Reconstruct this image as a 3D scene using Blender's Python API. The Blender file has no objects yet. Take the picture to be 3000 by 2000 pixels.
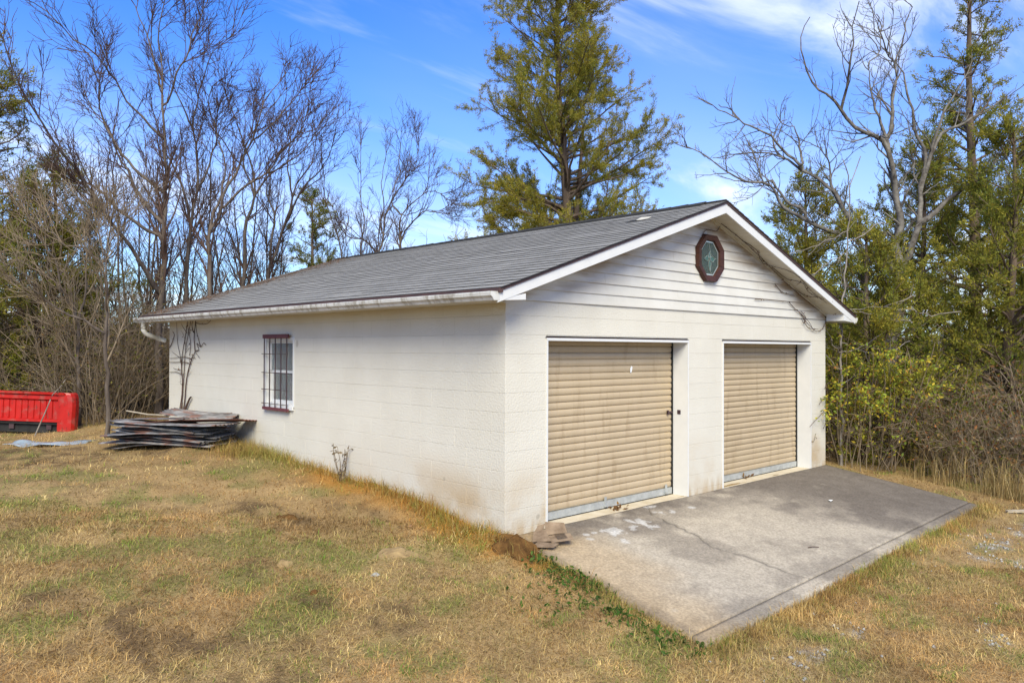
import bpy, math, random
import numpy as np
from mathutils import Vector, Matrix

# ------------------------------------------------------------------ camera
CAM = np.array([-5.5826, -5.8560, 1.8771])
YAW, PITCH, ROLL, FPX = 0.7699, 0.0102, 0.0032, 2294.8      # FPX: focal length for a 3000 px wide frame
FWD = np.array([math.cos(PITCH)*math.sin(YAW), math.cos(PITCH)*math.cos(YAW), math.sin(PITCH)])
_rt = np.array([math.cos(YAW), -math.sin(YAW), 0.0]); _up = np.cross(_rt, FWD)
RT = math.cos(ROLL)*_rt + math.sin(ROLL)*_up
UP = -math.sin(ROLL)*_rt + math.cos(ROLL)*_up
sc = bpy.context.scene
col = sc.collection
cd = bpy.data.cameras.new('camera'); cam = bpy.data.objects.new('camera', cd); col.objects.link(cam)
cd.sensor_width = 36.0; cd.lens = FPX/3000*36; cd.clip_start = .05; cd.clip_end = 3000
cam.matrix_world = Matrix(((RT[0], UP[0], -FWD[0], CAM[0]), (RT[1], UP[1], -FWD[1], CAM[1]), (RT[2], UP[2], -FWD[2], CAM[2]), (0, 0, 0, 1)))
sc.camera = cam

# ------------------------------------------------------------------ world, sun, exposure
SUN_AZ, SUN_EL = math.radians(220), math.radians(40)          # azimuth clockwise from +y
w = bpy.data.worlds.new('World'); sc.world = w; w.use_nodes = True
nt = w.node_tree; nt.nodes.clear()
def N(tree, t, **kw):
    n = tree.nodes.new(t)
    for k, v in kw.items():
        if k in n.inputs.keys() if isinstance(k, str) else False: n.inputs[k].default_value = v
        else: setattr(n, k, v)
    return n
out = N(nt, 'ShaderNodeOutputWorld'); bg = N(nt, 'ShaderNodeBackground'); bg.inputs['Strength'].default_value = .10
sky = N(nt, 'ShaderNodeTexSky', sky_type='NISHITA', sun_disc=False, sun_elevation=SUN_EL, sun_rotation=SUN_AZ, air_density=1.0, dust_density=.6, ozone_density=3.0, altitude=200)
hs = N(nt, 'ShaderNodeHueSaturation'); hs.inputs['Saturation'].default_value = 2.0; hs.inputs['Value'].default_value = 1.08; hs.inputs['Hue'].default_value = .502
nt.links.new(sky.outputs[0], hs.inputs['Color'])
tc = N(nt, 'ShaderNodeTexCoord'); sep = N(nt, 'ShaderNodeSeparateXYZ'); nt.links.new(tc.outputs['Generated'], sep.inputs[0])
def mth(tree, op, a, b=None, clamp=False):
    n = tree.nodes.new('ShaderNodeMath'); n.operation = op; n.use_clamp = clamp
    for i, q in enumerate((a, b)):
        if q is None: continue
        if isinstance(q, (int, float)): n.inputs[i].default_value = q
        else: tree.links.new(q, n.inputs[i])
    return n.outputs[0]
zc = mth(nt, 'ADD', mth(nt, 'MAXIMUM', sep.outputs[2], 0.0), .18)
cu = mth(nt, 'DIVIDE', sep.outputs[0], zc); cv = mth(nt, 'DIVIDE', sep.outputs[1], zc)
cmb = N(nt, 'ShaderNodeCombineXYZ'); nt.links.new(cu, cmb.inputs[0]); nt.links.new(cv, cmb.inputs[1])
mp = N(nt, 'ShaderNodeMapping'); mp.inputs['Rotation'].default_value = (0, 0, math.radians(28)); mp.inputs['Scale'].default_value = (.55, 1.5, 1); mp.inputs['Location'].default_value = (3.1, .7, 0)
nt.links.new(cmb.outputs[0], mp.inputs[0])
n1 = N(nt, 'ShaderNodeTexNoise'); n1.inputs['Scale'].default_value = 1.1; n1.inputs['Detail'].default_value = 9; n1.inputs['Roughness'].default_value = .58; n1.inputs['Distortion'].default_value = .9
n2 = N(nt, 'ShaderNodeTexNoise'); n2.inputs['Scale'].default_value = .55; n2.inputs['Detail'].default_value = 4; n2.inputs['Roughness'].default_value = .5
nt.links.new(mp.outputs[0], n1.inputs[0]); nt.links.new(mp.outputs[0], n2.inputs[0])
r1 = N(nt, 'ShaderNodeMapRange', interpolation_type='SMOOTHSTEP'); r1.inputs[1].default_value = .46; r1.inputs[2].default_value = .72
r2 = N(nt, 'ShaderNodeMapRange', interpolation_type='SMOOTHSTEP'); r2.inputs[1].default_value = .36; r2.inputs[2].default_value = .66
nt.links.new(n1.outputs[0], r1.inputs[0]); nt.links.new(n2.outputs[0], r2.inputs[0])
cl = mth(nt, 'ADD', mth(nt, 'MULTIPLY', r1.outputs[0], .92), mth(nt, 'MULTIPLY', r2.outputs[0], .22), True)
# thin cloud piles up along a slant path: denser veil towards the horizon, all the way round
hz = mth(nt, 'MULTIPLY', mth(nt, 'POWER', mth(nt, 'SUBTRACT', 1.0, mth(nt, 'MINIMUM', mth(nt, 'MAXIMUM', sep.outputs[2], 0.0), 1.0)), 5.0), .88)
cf = mth(nt, 'MAXIMUM', cl, mth(nt, 'ADD', mth(nt, 'MULTIPLY', cl, .55), hz), True)
mx = N(nt, 'ShaderNodeMix', data_type='RGBA'); nt.links.new(cf, mx.inputs[0]); tint = N(nt, 'ShaderNodeMix', data_type='RGBA', blend_type='MULTIPLY'); tint.inputs[0].default_value = 1; tint.inputs[7].default_value = (.08, .90, 1.3, 1); nt.links.new(hs.outputs[0], tint.inputs[6]); nt.links.new(tint.outputs[2], mx.inputs[6]); mx.inputs[7].default_value = (6.3, 6.75, 7.4, 1)
nt.links.new(mx.outputs[2], bg.inputs['Color']); nt.links.new(bg.outputs[0], out.inputs[0])
sd = bpy.data.lights.new('sun', 'SUN'); sd.energy = 3.0; sd.angle = math.radians(34); sd.color = (1.0, .905, .66)
sun = bpy.data.objects.new('sun', sd); col.objects.link(sun)
sdir = Vector((math.sin(SUN_AZ)*math.cos(SUN_EL), math.cos(SUN_AZ)*math.cos(SUN_EL), math.sin(SUN_EL)))
sun.rotation_euler = sdir.to_track_quat('Z', 'Y').to_euler()
sun.location = (-20, -20, 25)
vs = sc.view_settings; vs.view_transform = 'Standard'; vs.look = 'None'; vs.gamma = 1; vs.use_curve_mapping = False; vs.exposure = .90
sc.cycles.max_bounces = 6; sc.cycles.diffuse_bounces = 3; sc.cycles.transparent_max_bounces = 8
sc.render.film_transparent = False; sc.cycles.use_denoising = True; sc.cycles.use_adaptive_sampling = False; sc.cycles.sample_clamp_indirect = 4

# ------------------------------------------------------------------ helpers
rng = np.random.default_rng(11)
random.seed(5)
S = 3000/2352
def ray(u, v): return FWD + RT*(u-1500)/FPX - UP*(v-1000)/FPX
def on(u, v, ax, val):
    d = ray(u, v); return CAM + d*((val-CAM[ax])/d[ax])
def at(u, v, D): return CAM + ray(u, v)*D

def _hash(ix, iy, seed):
    h = (ix*374761393 + iy*668265263 + seed*974634541) & 0xffffffff
    h = ((h ^ (h >> 13))*1274126177) & 0xffffffff
    return ((h ^ (h >> 16)) & 0xffff)/65535.0
def vnoise(x, y, seed=0):
    x = np.asarray(x, float); y = np.asarray(y, float)
    ix = np.floor(x).astype(np.int64); iy = np.floor(y).astype(np.int64); fx = x-ix; fy = y-iy
    fx = fx*fx*(3-2*fx); fy = fy*fy*(3-2*fy)
    a = _hash(ix, iy, seed); b = _hash(ix+1, iy, seed); c = _hash(ix, iy+1, seed); d = _hash(ix+1, iy+1, seed)
    return a+(b-a)*fx+(c-a)*fy+(a-b-c+d)*fx*fy
def fbm(x, y, seed=0, o=4, g=.5):
    s = 0; t = 0; a = 1.0
    for k in range(o):
        s = s+a*vnoise(np.asarray(x)*2**k+17.3*k, np.asarray(y)*2**k-9.1*k, seed+k); t += a; a *= g
    return s/t
def sstep(a, b, x):
    t = np.clip((np.asarray(x, float)-a)/(b-a), 0, 1); return t*t*(3-2*t)

def fast_mesh(name, V, F, cols=None, smooth=False):
    me = bpy.data.meshes.new(name); V = np.ascontiguousarray(V, np.float32)
    F = [np.asarray(f, np.int32) for f in F if len(f)]
    me.vertices.add(len(V)); me.vertices.foreach_set('co', V.ravel())
    loops = np.concatenate([f.ravel() for f in F]); tot = np.concatenate([np.full(len(f), f.shape[1], np.int32) for f in F])
    st = np.zeros(len(tot), np.int32); st[1:] = np.cumsum(tot)[:-1]
    me.loops.add(len(loops)); me.loops.foreach_set('vertex_index', loops.astype(np.int32))
    me.polygons.add(len(tot)); me.polygons.foreach_set('loop_start', st)
    if smooth: me.polygons.foreach_set('use_smooth', np.ones(len(tot), bool))
    me.update(calc_edges=True)
    if cols is not None:
        a = me.attributes.new('Col', 'FLOAT_COLOR', 'POINT'); c = np.ones((len(V), 4), np.float32); c[:, :3] = cols; a.data.foreach_set('color', c.ravel())
    return me

class MB:
    def __init__(s): s.v = []; s.f = []; s.m = []; s.cur = 0
    def add(s, vs, fs):
        o = len(s.v); s.v += [tuple(map(float, q)) for q in vs]; s.f += [tuple(o+i for i in f) for f in fs]; s.m += [s.cur]*len(fs); return s
    def box(s, x0, x1, y0, y1, z0, z1):
        return s.add([(x0,y0,z0),(x1,y0,z0),(x1,y1,z0),(x0,y1,z0),(x0,y0,z1),(x1,y0,z1),(x1,y1,z1),(x0,y1,z1)],
                     [(0,3,2,1),(4,5,6,7),(0,1,5,4),(1,2,6,5),(2,3,7,6),(3,0,4,7)])
    def prism(s, poly, a, b):
        """poly: list of 3D points, extruded from +a to +b (vectors)"""
        n = len(poly); P = [Vector(q) for q in poly]
        s.add([p+Vector(a) for p in P]+[p+Vector(b) for p in P], [tuple(range(n))[::-1], tuple(range(n, 2*n))]+[(i, (i+1) % n, n+(i+1) % n, n+i) for i in range(n)]); return s
    def tube(s, pts, r, sides=6):
        P = [Vector(q) for q in pts]; n = len(P); rr = r if hasattr(r, '__len__') else [r]*n; o = []; fs = []
        for i, p in enumerate(P):
            t = (P[min(i+1, n-1)]-P[max(i-1, 0)]).normalized(); ref = Vector((0, 0, 1)) if abs(t.z) < .9 else Vector((1, 0, 0))
            a = t.cross(ref).normalized(); b = t.cross(a)
            for k in range(sides):
                q = 2*math.pi*k/sides; o.append(p+(a*math.cos(q)+b*math.sin(q))*rr[i])
        for i in range(n-1):
            for k in range(sides):
                fs.append((i*sides+k, i*sides+(k+1) % sides, (i+1)*sides+(k+1) % sides, (i+1)*sides+k))
        fs.append(tuple(range(sides))); fs.append(tuple(range((n-1)*sides, n*sides))[::-1])
        return s.add(o, fs)
    def mesh(s, name, smooth=False):
        me = bpy.data.meshes.new(name); me.from_pydata(s.v, [], s.f); me.update()
        if any(s.m): me.polygons.foreach_set('material_index', s.m)
        if smooth: me.polygons.foreach_set('use_smooth', [True]*len(s.f))
        return me
    def build(s, name, mats, parent=None, smooth=False, loc=None, rot=None):
        return obj(name, s.mesh(name, smooth), mats, parent, loc, rot)

def obj(name, me, mats=None, parent=None, loc=None, rot=None):
    o = bpy.data.objects.new(name, me); col.objects.link(o)
    if mats is not None and me is not None and len(me.materials) == 0:
        for m in (mats if isinstance(mats, (list, tuple)) else [mats]): me.materials.append(m)
    if parent is not None: o.parent = parent
    if loc is not None: o.location = loc
    if rot is not None: o.rotation_euler = rot
    return o
def tag(o, label=None, cat=None, group=None, kind=None):
    for k, v in (('label', label), ('category', cat), ('group', group), ('kind', kind)):
        if v: o[k] = v
    return o
def empty(name, label, cat, loc=(0, 0, 0), rz=0, group=None):
    o = bpy.data.objects.new(name, None); col.objects.link(o); o.location = loc; o.rotation_euler = (0, 0, rz); o.empty_display_size = .2
    return tag(o, label, cat, group)
def dup(root, loc, rz, scale=1.0, label=None, tilt=0):
    r = root.copy(); col.objects.link(r); r.location = loc; r.rotation_euler = (tilt, 0, rz); r.scale = (scale, scale, scale) if not hasattr(scale, '__len__') else scale
    if label: r['label'] = label
    for ch in list(root.children):
        c = ch.copy(); col.objects.link(c); c.parent = r
    return r

# ------------------------------------------------------------------ materials
def mat(name, c1, c2=None, scale=4, detail=6, rough=.85, bump=0, bscale=80, orand=0, attr=False, metal=0, spec=.3, trans=0, dist=0, lo=.35, hi=.65, stretch=None, coord='Object', coat=0, nvar=.25):
    m = bpy.data.materials.new(name); m.use_nodes = True; t = m.node_tree; L = t.links; b = t.nodes['Principled BSDF']
    b.inputs['Roughness'].default_value = rough; b.inputs['Metallic'].default_value = metal; b.inputs['Specular IOR Level'].default_value = spec
    if coat: b.inputs['Coat Weight'].default_value = coat
    if coord == 'World':
        g = N(t, 'ShaderNodeNewGeometry'); vec = g.outputs['Position']
    else:
        g = N(t, 'ShaderNodeTexCoord'); vec = g.outputs[coord]
    if stretch:
        mp = N(t, 'ShaderNodeMapping'); mp.inputs['Scale'].default_value = stretch; L.new(vec, mp.inputs[0]); vec = mp.outputs[0]
    nz = N(t, 'ShaderNodeTexNoise'); nz.inputs['Scale'].default_value = scale; nz.inputs['Detail'].default_value = detail; nz.inputs['Distortion'].default_value = dist; nz.inputs['Roughness'].default_value = .6; L.new(vec, nz.inputs[0])
    mr = N(t, 'ShaderNodeMapRange'); mr.inputs[1].default_value = lo; mr.inputs[2].default_value = hi; L.new(nz.outputs[0], mr.inputs[0])
    if attr:
        at_ = N(t, 'ShaderNodeAttribute', attribute_name='Col')
        hsv = N(t, 'ShaderNodeHueSaturation'); L.new(at_.outputs['Color'], hsv.inputs['Color'])
        v = N(t, 'ShaderNodeMapRange'); v.inputs[3].default_value = 1-nvar; v.inputs[4].default_value = 1+nvar; L.new(mr.outputs[0], v.inputs[0]); L.new(v.outputs[0], hsv.inputs['Value']); colr = hsv.outputs[0]
    else:
        mxn = N(t, 'ShaderNodeMix', data_type='RGBA'); L.new(mr.outputs[0], mxn.inputs[0]); mxn.inputs[6].default_value = (*c1, 1); mxn.inputs[7].default_value = (*(c2 or c1), 1); colr = mxn.outputs[2]
    if orand:
        oi = N(t, 'ShaderNodeObjectInfo'); v = N(t, 'ShaderNodeMapRange'); v.inputs[3].default_value = 1-orand; v.inputs[4].default_value = 1+orand; L.new(oi.outputs['Random'], v.inputs[0])
        hsv = N(t, 'ShaderNodeHueSaturation'); L.new(colr, hsv.inputs['Color']); L.new(v.outputs[0], hsv.inputs['Value']); colr = hsv.outputs[0]
    L.new(colr, b.inputs['Base Color'])
    if bump:
        bz = N(t, 'ShaderNodeTexNoise'); bz.inputs['Scale'].default_value = bscale; bz.inputs['Detail'].default_value = 6; L.new(vec, bz.inputs[0])
        bp = N(t, 'ShaderNodeBump'); bp.inputs['Strength'].default_value = bump; bp.inputs['Distance'].default_value = .01; L.new(bz.outputs[0], bp.inputs['Height']); L.new(bp.outputs[0], b.inputs['Normal'])
    if trans:
        tr = N(t, 'ShaderNodeBsdfTranslucent'); L.new(colr, tr.inputs['Color']); ms = N(t, 'ShaderNodeMixShader'); ms.inputs[0].default_value = trans
        o = t.nodes['Material Output']; L.new(b.outputs[0], ms.inputs[1]); L.new(tr.outputs[0], ms.inputs[2]); L.new(ms.outputs[0], o.inputs[0])
    m['colr'] = 1
    return m
def base_link(m):
    t = m.node_tree; b = t.nodes['Principled BSDF']; return t, b, b.inputs['Base Color'].links[0].from_socket
def world_blend(m, c, mask_fn):
    """blend a second colour over a material by a mask built from world position"""
    t, b, src = base_link(m); g = N(t, 'ShaderNodeNewGeometry'); s = N(t, 'ShaderNodeSeparateXYZ'); t.links.new(g.outputs['Position'], s.inputs[0])
    fac = mask_fn(t, g.outputs['Position'], s.outputs[0], s.outputs[1], s.outputs[2])
    mxn = N(t, 'ShaderNodeMix', data_type='RGBA'); t.links.new(fac, mxn.inputs[0]); t.links.new(src, mxn.inputs[6]); mxn.inputs[7].default_value = (*c, 1)
    t.links.new(mxn.outputs[2], b.inputs['Base Color'])
def mrange(t, x, a, b_, lo=0.0, hi=1.0):
    n = N(t, 'ShaderNodeMapRange', interpolation_type='SMOOTHSTEP'); n.inputs[1].default_value = a; n.inputs[2].default_value = b_; n.inputs[3].default_value = lo; n.inputs[4].default_value = hi; t.links.new(x, n.inputs[0]); return n.outputs[0]
def mnoise(t, vec, scale, detail=5, sc3=None):
    if sc3:
        mp = N(t, 'ShaderNodeMapping'); mp.inputs['Scale'].default_value = sc3; t.links.new(vec, mp.inputs[0]); vec = mp.outputs[0]
    n = N(t, 'ShaderNodeTexNoise'); n.inputs['Scale'].default_value = scale; n.inputs['Detail'].default_value = detail; t.links.new(vec, n.inputs[0]); return n.outputs[0]

M_block = mat('painted_block', (.58, .55, .48), (.625, .598, .53), scale=1.3, rough=.75, bump=.55, bscale=45, coord='World')
def splash(t, p, x, y, z):
    a = mrange(t, z, .85, .05); n = mrange(t, mnoise(t, p, 1.3, 6), .36, .66); b = mrange(t, y, 4.0, 1.6)
    c = mrange(t, z, .22, -.05); n2 = mrange(t, mnoise(t, p, 7, 6, (1, 1, .3)), .35, .6)
    return mth(t, 'MAXIMUM', mth(t, 'MULTIPLY', mth(t, 'MULTIPLY', a, n), mth(t, 'MULTIPLY', b, .9)), mth(t, 'MULTIPLY', mth(t, 'MULTIPLY', c, n2), .7))
world_blend(M_block, (.40, .28, .145), splash)
def speck(t, p, x, y, z):
    return mth(t, 'MULTIPLY', mrange(t, mnoise(t, p, 3.3, 2), .73, .76), .5)
world_blend(M_block, (.30, .26, .2), speck)
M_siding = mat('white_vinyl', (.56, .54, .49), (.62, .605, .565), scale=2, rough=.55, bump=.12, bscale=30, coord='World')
def grime_and_shade(t, p, x, y, z):
    # streaky dirt and overhang shade painted as one, thickest against the rake boards
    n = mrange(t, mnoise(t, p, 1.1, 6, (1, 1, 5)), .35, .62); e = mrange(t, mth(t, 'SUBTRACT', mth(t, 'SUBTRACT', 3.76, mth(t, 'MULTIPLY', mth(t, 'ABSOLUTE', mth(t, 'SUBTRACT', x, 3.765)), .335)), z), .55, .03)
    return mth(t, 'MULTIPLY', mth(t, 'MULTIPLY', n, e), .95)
world_blend(M_siding, (.27, .19, .105), grime_and_shade)
M_trim = mat('white_trim_paint', (.62, .625, .63), (.66, .66, .66), scale=6, rough=.45, bump=.05, bscale=40, coord='World')
M_soffit = mat('soffit_vinyl', (.50, .47, .39), (.57, .55, .49), scale=3, rough=.6, coord='World')
M_gutter = mat('gutter_metal', (.52, .51, .48), (.62, .62, .60), scale=8, rough=.5, bump=.05, coord='World')
world_blend(M_gutter, (.27, .24, .19), lambda t, p, x, y, z: mth(t, 'MULTIPLY', mrange(t, mnoise(t, p, 5, 8, (1, 2.5, 1)), .46, .66), .75))
M_drip = mat('brown_drip_edge', (.06, .035, .035), (.09, .05, .045), rough=.5)
M_shingle = mat('asphalt_shingle', (.215, .21, .20), (.285, .278, .265), scale=2.2, detail=10, rough=.95, bump=.6, bscale=220, orand=.06, coord='World', spec=.1, lo=.3, hi=.7)
world_blend(M_shingle, (.13, .085, .055), lambda t, p, x, y, z: mth(t, 'MULTIPLY', mth(t, 'MULTIPLY', mrange(t, y, 7.4, 9.2), mrange(t, mnoise(t, p, 2.5, 6), .35, .6)), .8))
M_shedge = mat('shingle_cut_edge', (.035, .035, .037), (.05, .05, .05), rough=.95, spec=.1)
M_door = mat('tan_door_steel', (.415, .325, .212), (.455, .36, .24), scale=2, rough=.42, coord='World', stretch=(1, 1, .25), spec=.4)
world_blend(M_door, (.26, .18, .10), lambda t, p, x, y, z: mth(t, 'MULTIPLY', mrange(t, mnoise(t, p, 4, 7, (2.5, 1, .35)), .52, .75), .45))
M_galv = mat('galvanised_steel', (.36, .38, .38), (.50, .52, .52), scale=9, rough=.45, metal=.35, coord='World')
M_black = mat('black_rubber_and_void', (.012, .012, .012), (.03, .03, .03), rough=.8)
M_iron = mat('dark_iron', (.045, .03, .035), (.07, .04, .045), rough=.6)
M_maroon = mat('maroon_paint', (.10, .03, .04), (.14, .045, .05), scale=20, rough=.6)
M_wood = mat('red_brown_wood', (.035, .013, .009), (.07, .025, .015), scale=10, rough=.5, stretch=(1, 1, 5), bump=.1)
M_came = mat('lead_came', (.5, .55, .52), (.6, .65, .6), rough=.35, metal=.6)
M_conc = mat('concrete', (.4, .4, .4), attr=True, scale=38, detail=12, rough=.9, bump=.6, bscale=90, coord='World', nvar=.22, spec=.2)
M_sill = mat('stained_sill_concrete', (.50, .42, .29), (.60, .53, .41), scale=5, rough=.9, bump=.4, bscale=50, coord='World')
M_ground = mat('soil', (.2, .15, .1), attr=True, scale=55, detail=8, dist=2.5, rough=1, bump=1.0, bscale=60, coord='World', nvar=.55, spec=.05)
M_grass = mat('dry_grass', (.3, .2, .1), attr=True, scale=30, rough=.8, trans=.25, nvar=.1, spec=.15)
M_leaf = mat('leaf', (.1, .1, .03), attr=True, scale=3, rough=.7, trans=.4, nvar=.15, spec=.2)
M_bark = mat('grey_bark', (.065, .05, .042), (.16, .13, .108), scale=9, detail=8, rough=.95, bump=1, bscale=25, stretch=(1, 1, .25), coord='World', spec=.1)
M_twig = mat('brown_twig', (.055, .034, .03), (.12, .078, .062), scale=1.2, rough=.9, coord='World', spec=.1)
M_brush = mat('tan_brush_stem', (.12, .088, .056), (.28, .22, .155), scale=2.5, rough=.95, coord='World', spec=.1)
M_pale = mat('pale_sapling_bark', (.15, .125, .105), (.29, .26, .23), scale=6, rough=.9, coord='World', spec=.1)
M_dbark = mat('lichened_dead_bark', (.07, .06, .053), (.22, .205, .185), scale=7, detail=8, rough=.95, bump=1, bscale=25, coord='World', spec=.1)
M_cbark = mat('cedar_bark', (.075, .055, .04), (.17, .125, .095), scale=9, rough=.95, bump=1, bscale=25, stretch=(1, 1, .2), coord='World', spec=.1)
M_red = mat('red_car_paint', (.38, .008, .006), (.46, .014, .010), scale=5, rough=.42, spec=.4, coat=.15)
world_blend(M_red, (.30, .10, .08), lambda t, p, x, y, z: mth(t, 'MULTIPLY', mrange(t, mnoise(t, p, 6, 8), .52, .70), .55))
world_blend(M_red, (.07, .03, .02), lambda t, p, x, y, z: mth(t, 'MULTIPLY', mrange(t, mnoise(t, p, 14, 8, (1, 1, .5)), .60, .70), .6))
M_tarp = mat('pale_blue_plastic', (.20, .27, .33), (.38, .46, .52), scale=8, rough=.4, spec=.5)
M_rust = mat('rusty_sheet_iron', (.13, .055, .04), (.30, .145, .11), scale=5, rough=.8, metal=.2, bump=.2)
M_sheet = mat('weathered_sheet_iron', (.07, .066, .066), (.27, .26, .255), scale=4, rough=.6, metal=.1, orand=.5)
world_blend(M_sheet, (.20, .09, .06), lambda t, p, x, y, z: mth(t, 'MULTIPLY', mrange(t, mnoise(t, p, 4, 6), .5, .64), .8))
M_card = mat('wet_cardboard', (.16, .11, .07), (.29, .21, .14), scale=9, rough=.9, bump=.3)
M_ink = mat('print_ink', (.05, .04, .035), rough=.9)
M_clay = mat('clay_soil', (.07, .036, .014), (.17, .088, .03), scale=9, detail=10, rough=1, bump=1.0, bscale=60, spec=.05)
M_stone = mat('tan_stone', (.20, .135, .065), (.36, .25, .115), scale=6, detail=9, rough=.9, bump=.9, bscale=25, stretch=(1, 4, 1))
M_gravel = mat('pale_gravel', (.22, .21, .19), (.46, .45, .42), scale=20, rough=.9)
M_hill = mat('far_woodland', (.105, .085, .07), (.17, .14, .12), scale=.12, detail=10, rough=1, coord='World', bump=1, bscale=1.2, spec=0)
M_dead = mat('bleached_wood', (.30, .25, .18), (.44, .38, .29), scale=12, rough=.9)
M_paper = mat('white_paper', (.75, .77, .78), (.8, .8, .8), rough=.8)
M_int = mat('interior_dark', (.03, .025, .022), (.05, .04, .035), rough=.9)
def glass(name, tint, rough=.03):
    m = bpy.data.materials.new(name); m.use_nodes = True; b = m.node_tree.nodes['Principled BSDF']
    b.inputs['Base Color'].default_value = (*tint, 1); b.inputs['Roughness'].default_value = rough; b.inputs['Transmission Weight'].default_value = .85; b.inputs['IOR'].default_value = 1.16
    nz = N(m.node_tree, 'ShaderNodeTexNoise'); nz.inputs['Scale'].default_value = 3; bp = N(m.node_tree, 'ShaderNodeBump'); bp.inputs['Strength'].default_value = .05; m.node_tree.links.new(nz.outputs[0], bp.inputs['Height']); m.node_tree.links.new(bp.outputs[0], b.inputs['Normal'])
    return m
M_glass = glass('window_glass', (.8, .85, .85)); M_oct = glass('green_grey_glass', (.30, .42, .38), .25)
M_screen = mat('insect_screen', (.035, .034, .032), (.05, .048, .044), scale=2, rough=.8)

# ------------------------------------------------------------------ terrain
C8 = .2032                                    # block course
BW, BL = 7.52, 9.08                           # garage width (x) and length (y)
_ys = np.array([-60, -8, -5, -2.6, -1, 0, 1.1, 1.8, 3, 4.5, 6, 9, 14, 20, 45, 120, 400])
_zs = np.array([-1.6, -.56, -.52, -.455, -.245, -.085, .07, .165, .205, .285, .335, .41, .40, .2, -2.2, -7, -10])
def slab_z(y): return -.062 + .135*np.minimum(y, 0)
def in_slab(x, y, m=0.0):
    xl = .10+.132*np.clip(y, -3, 0)
    return (y < .02) & (y > -2.53+.021*x-m) & (x > xl-m) & (x < 7.53+.06*np.clip(y, -3, 0)+m)
def h(x, y, fine=True):
    x = np.asarray(x, float); y = np.asarray(y, float)
    z = np.interp(y+.12*np.clip(-x-2, 0, 6)*0, _ys, _zs)
    z = z - .10*sstep(.2, -2.0, x)*sstep(6, 1, y)*sstep(-3, 0, y)         # the yard dips a little away from the wall bank
    z = z + .10*sstep(8.2, 11, x)*sstep(3, -1, y)
    if fine:
        z = z + (fbm(x*.55, y*.55, 3, 3)-.5)*.10*sstep(.15, 1.2, np.abs(x)+0*y+(y < -.3)*.6) + (fbm(x*2.2, y*2.2, 8, 2)-.5)*.05
        z = z + .05*sstep(.62, .8, fbm(x*1.3, y*1.3, 21, 3))
        far = sstep(25, 60, np.hypot(x, y)); z = z + far*(fbm(x*.03, y*.03, 5, 3)-.5)*3
        rx, ry = x+2.4, y-8.0; z = z - .14*sstep(-.5, -2.0, x)*sstep(5, 7.5, y)*sstep(16, 12, y) + .07*np.exp(-((rx/1.3)**2+(ry/.55)**2))*(.5+fbm(x*3, y*3, 2, 2))
    return z
def axis(lo, hi, a, b, st):
    core = np.arange(a, b+1e-6, st); g = []; d = st; q = b
    while q < hi: d *= 1.28; q += d; g.append(q)
    l = []; d = st; q = a
    while q > lo: d *= 1.28; q -= d; l.append(q)
    return np.concatenate([l[::-1], core, g])
gx = axis(-700, 700, -7.5, 11, .11); gy = axis(-700, 700, -6, 11, .11)
GX, GY = np.meshgrid(gx, gy); X = GX.ravel(); Y = GY.ravel(); Z = h(X, Y)
ins = in_slab(X, Y, -.05); Z = np.where(ins, slab_z(Y)-.09, Z)
edge = in_slab(X, Y, .25) & ~in_slab(X, Y, 0); Z = np.where(edge, np.minimum(Z, slab_z(np.maximum(Y, -2.6))-.035), Z)
Z = np.where((X > .10) & (X < BW-.1) & (Y > .1) & (Y < BL-.1), -.25, Z)
SP = {}
def spot(u, v, z=-.2): return on(u*S, v*S, 2, z)[:2]
GREEN = [(spot(1420, 1370, -.3), .35), (spot(770, 1135, .12), .35), (spot(670, 1460, -.35), .45), (spot(260, 1240, -.1), .28), (spot(610, 1080, .2), .6), (spot(760, 1260, 0.0), .5), (spot(540, 1100, .15), .5), (spot(1010, 1200, 0), .3), (spot(1960, 1290, -.45), .4), (spot(700, 1415, -.35), .35), (spot(560, 1400, -.35), .3), (spot(340, 1345, -.3), .35), (spot(430, 1165, 0.05), .25), (spot(40, 1200, 0), .5), (spot(50, 1540, -.4), .3), (spot(1480, 1500, -.45), .35)]
DARK = [(spot(650, 1190, .08), .38), (spot(860, 1150, .16), .5), (spot(590, 1165, .1), .45), (spot(100, 1440, -.3), .35), (spot(270, 1500, -.35), .55), (spot(450, 1545, -.4), .6), (spot(720, 1400, -.25), .16), (spot(610, 1340, -.2), .2), (spot(40, 1060, .35), .7), (spot(120, 1050, .35), .8), (spot(80, 1030, .38), 1.0), (spot(230, 1030, .36), .6), (spot(640, 1560, -.4), .5), (spot(900, 1440, -.3), .3), (spot(370, 1030, .36), .5)]
CLAYS = [(spot(860, 1110, .2), .55), (spot(1080, 1190, 0), .45), (spot(950, 1135, .15), .5), (spot(1010, 1160, .08), .45), (spot(780, 1090, .2), .35), (spot(1250, 1280, -.15), .3)]
def blobs(L, x, y, seed, soft=.55):
    m = np.zeros_like(x)
    n = fbm(x*3.1, y*3.1, seed, 4)
    for (c, r) in L:
        d = np.hypot(x-c[0], y-c[1])/r; m = np.maximum(m, sstep(1.15, .35, d+(n-.5)*1.1*soft*2))
    return m
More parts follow.
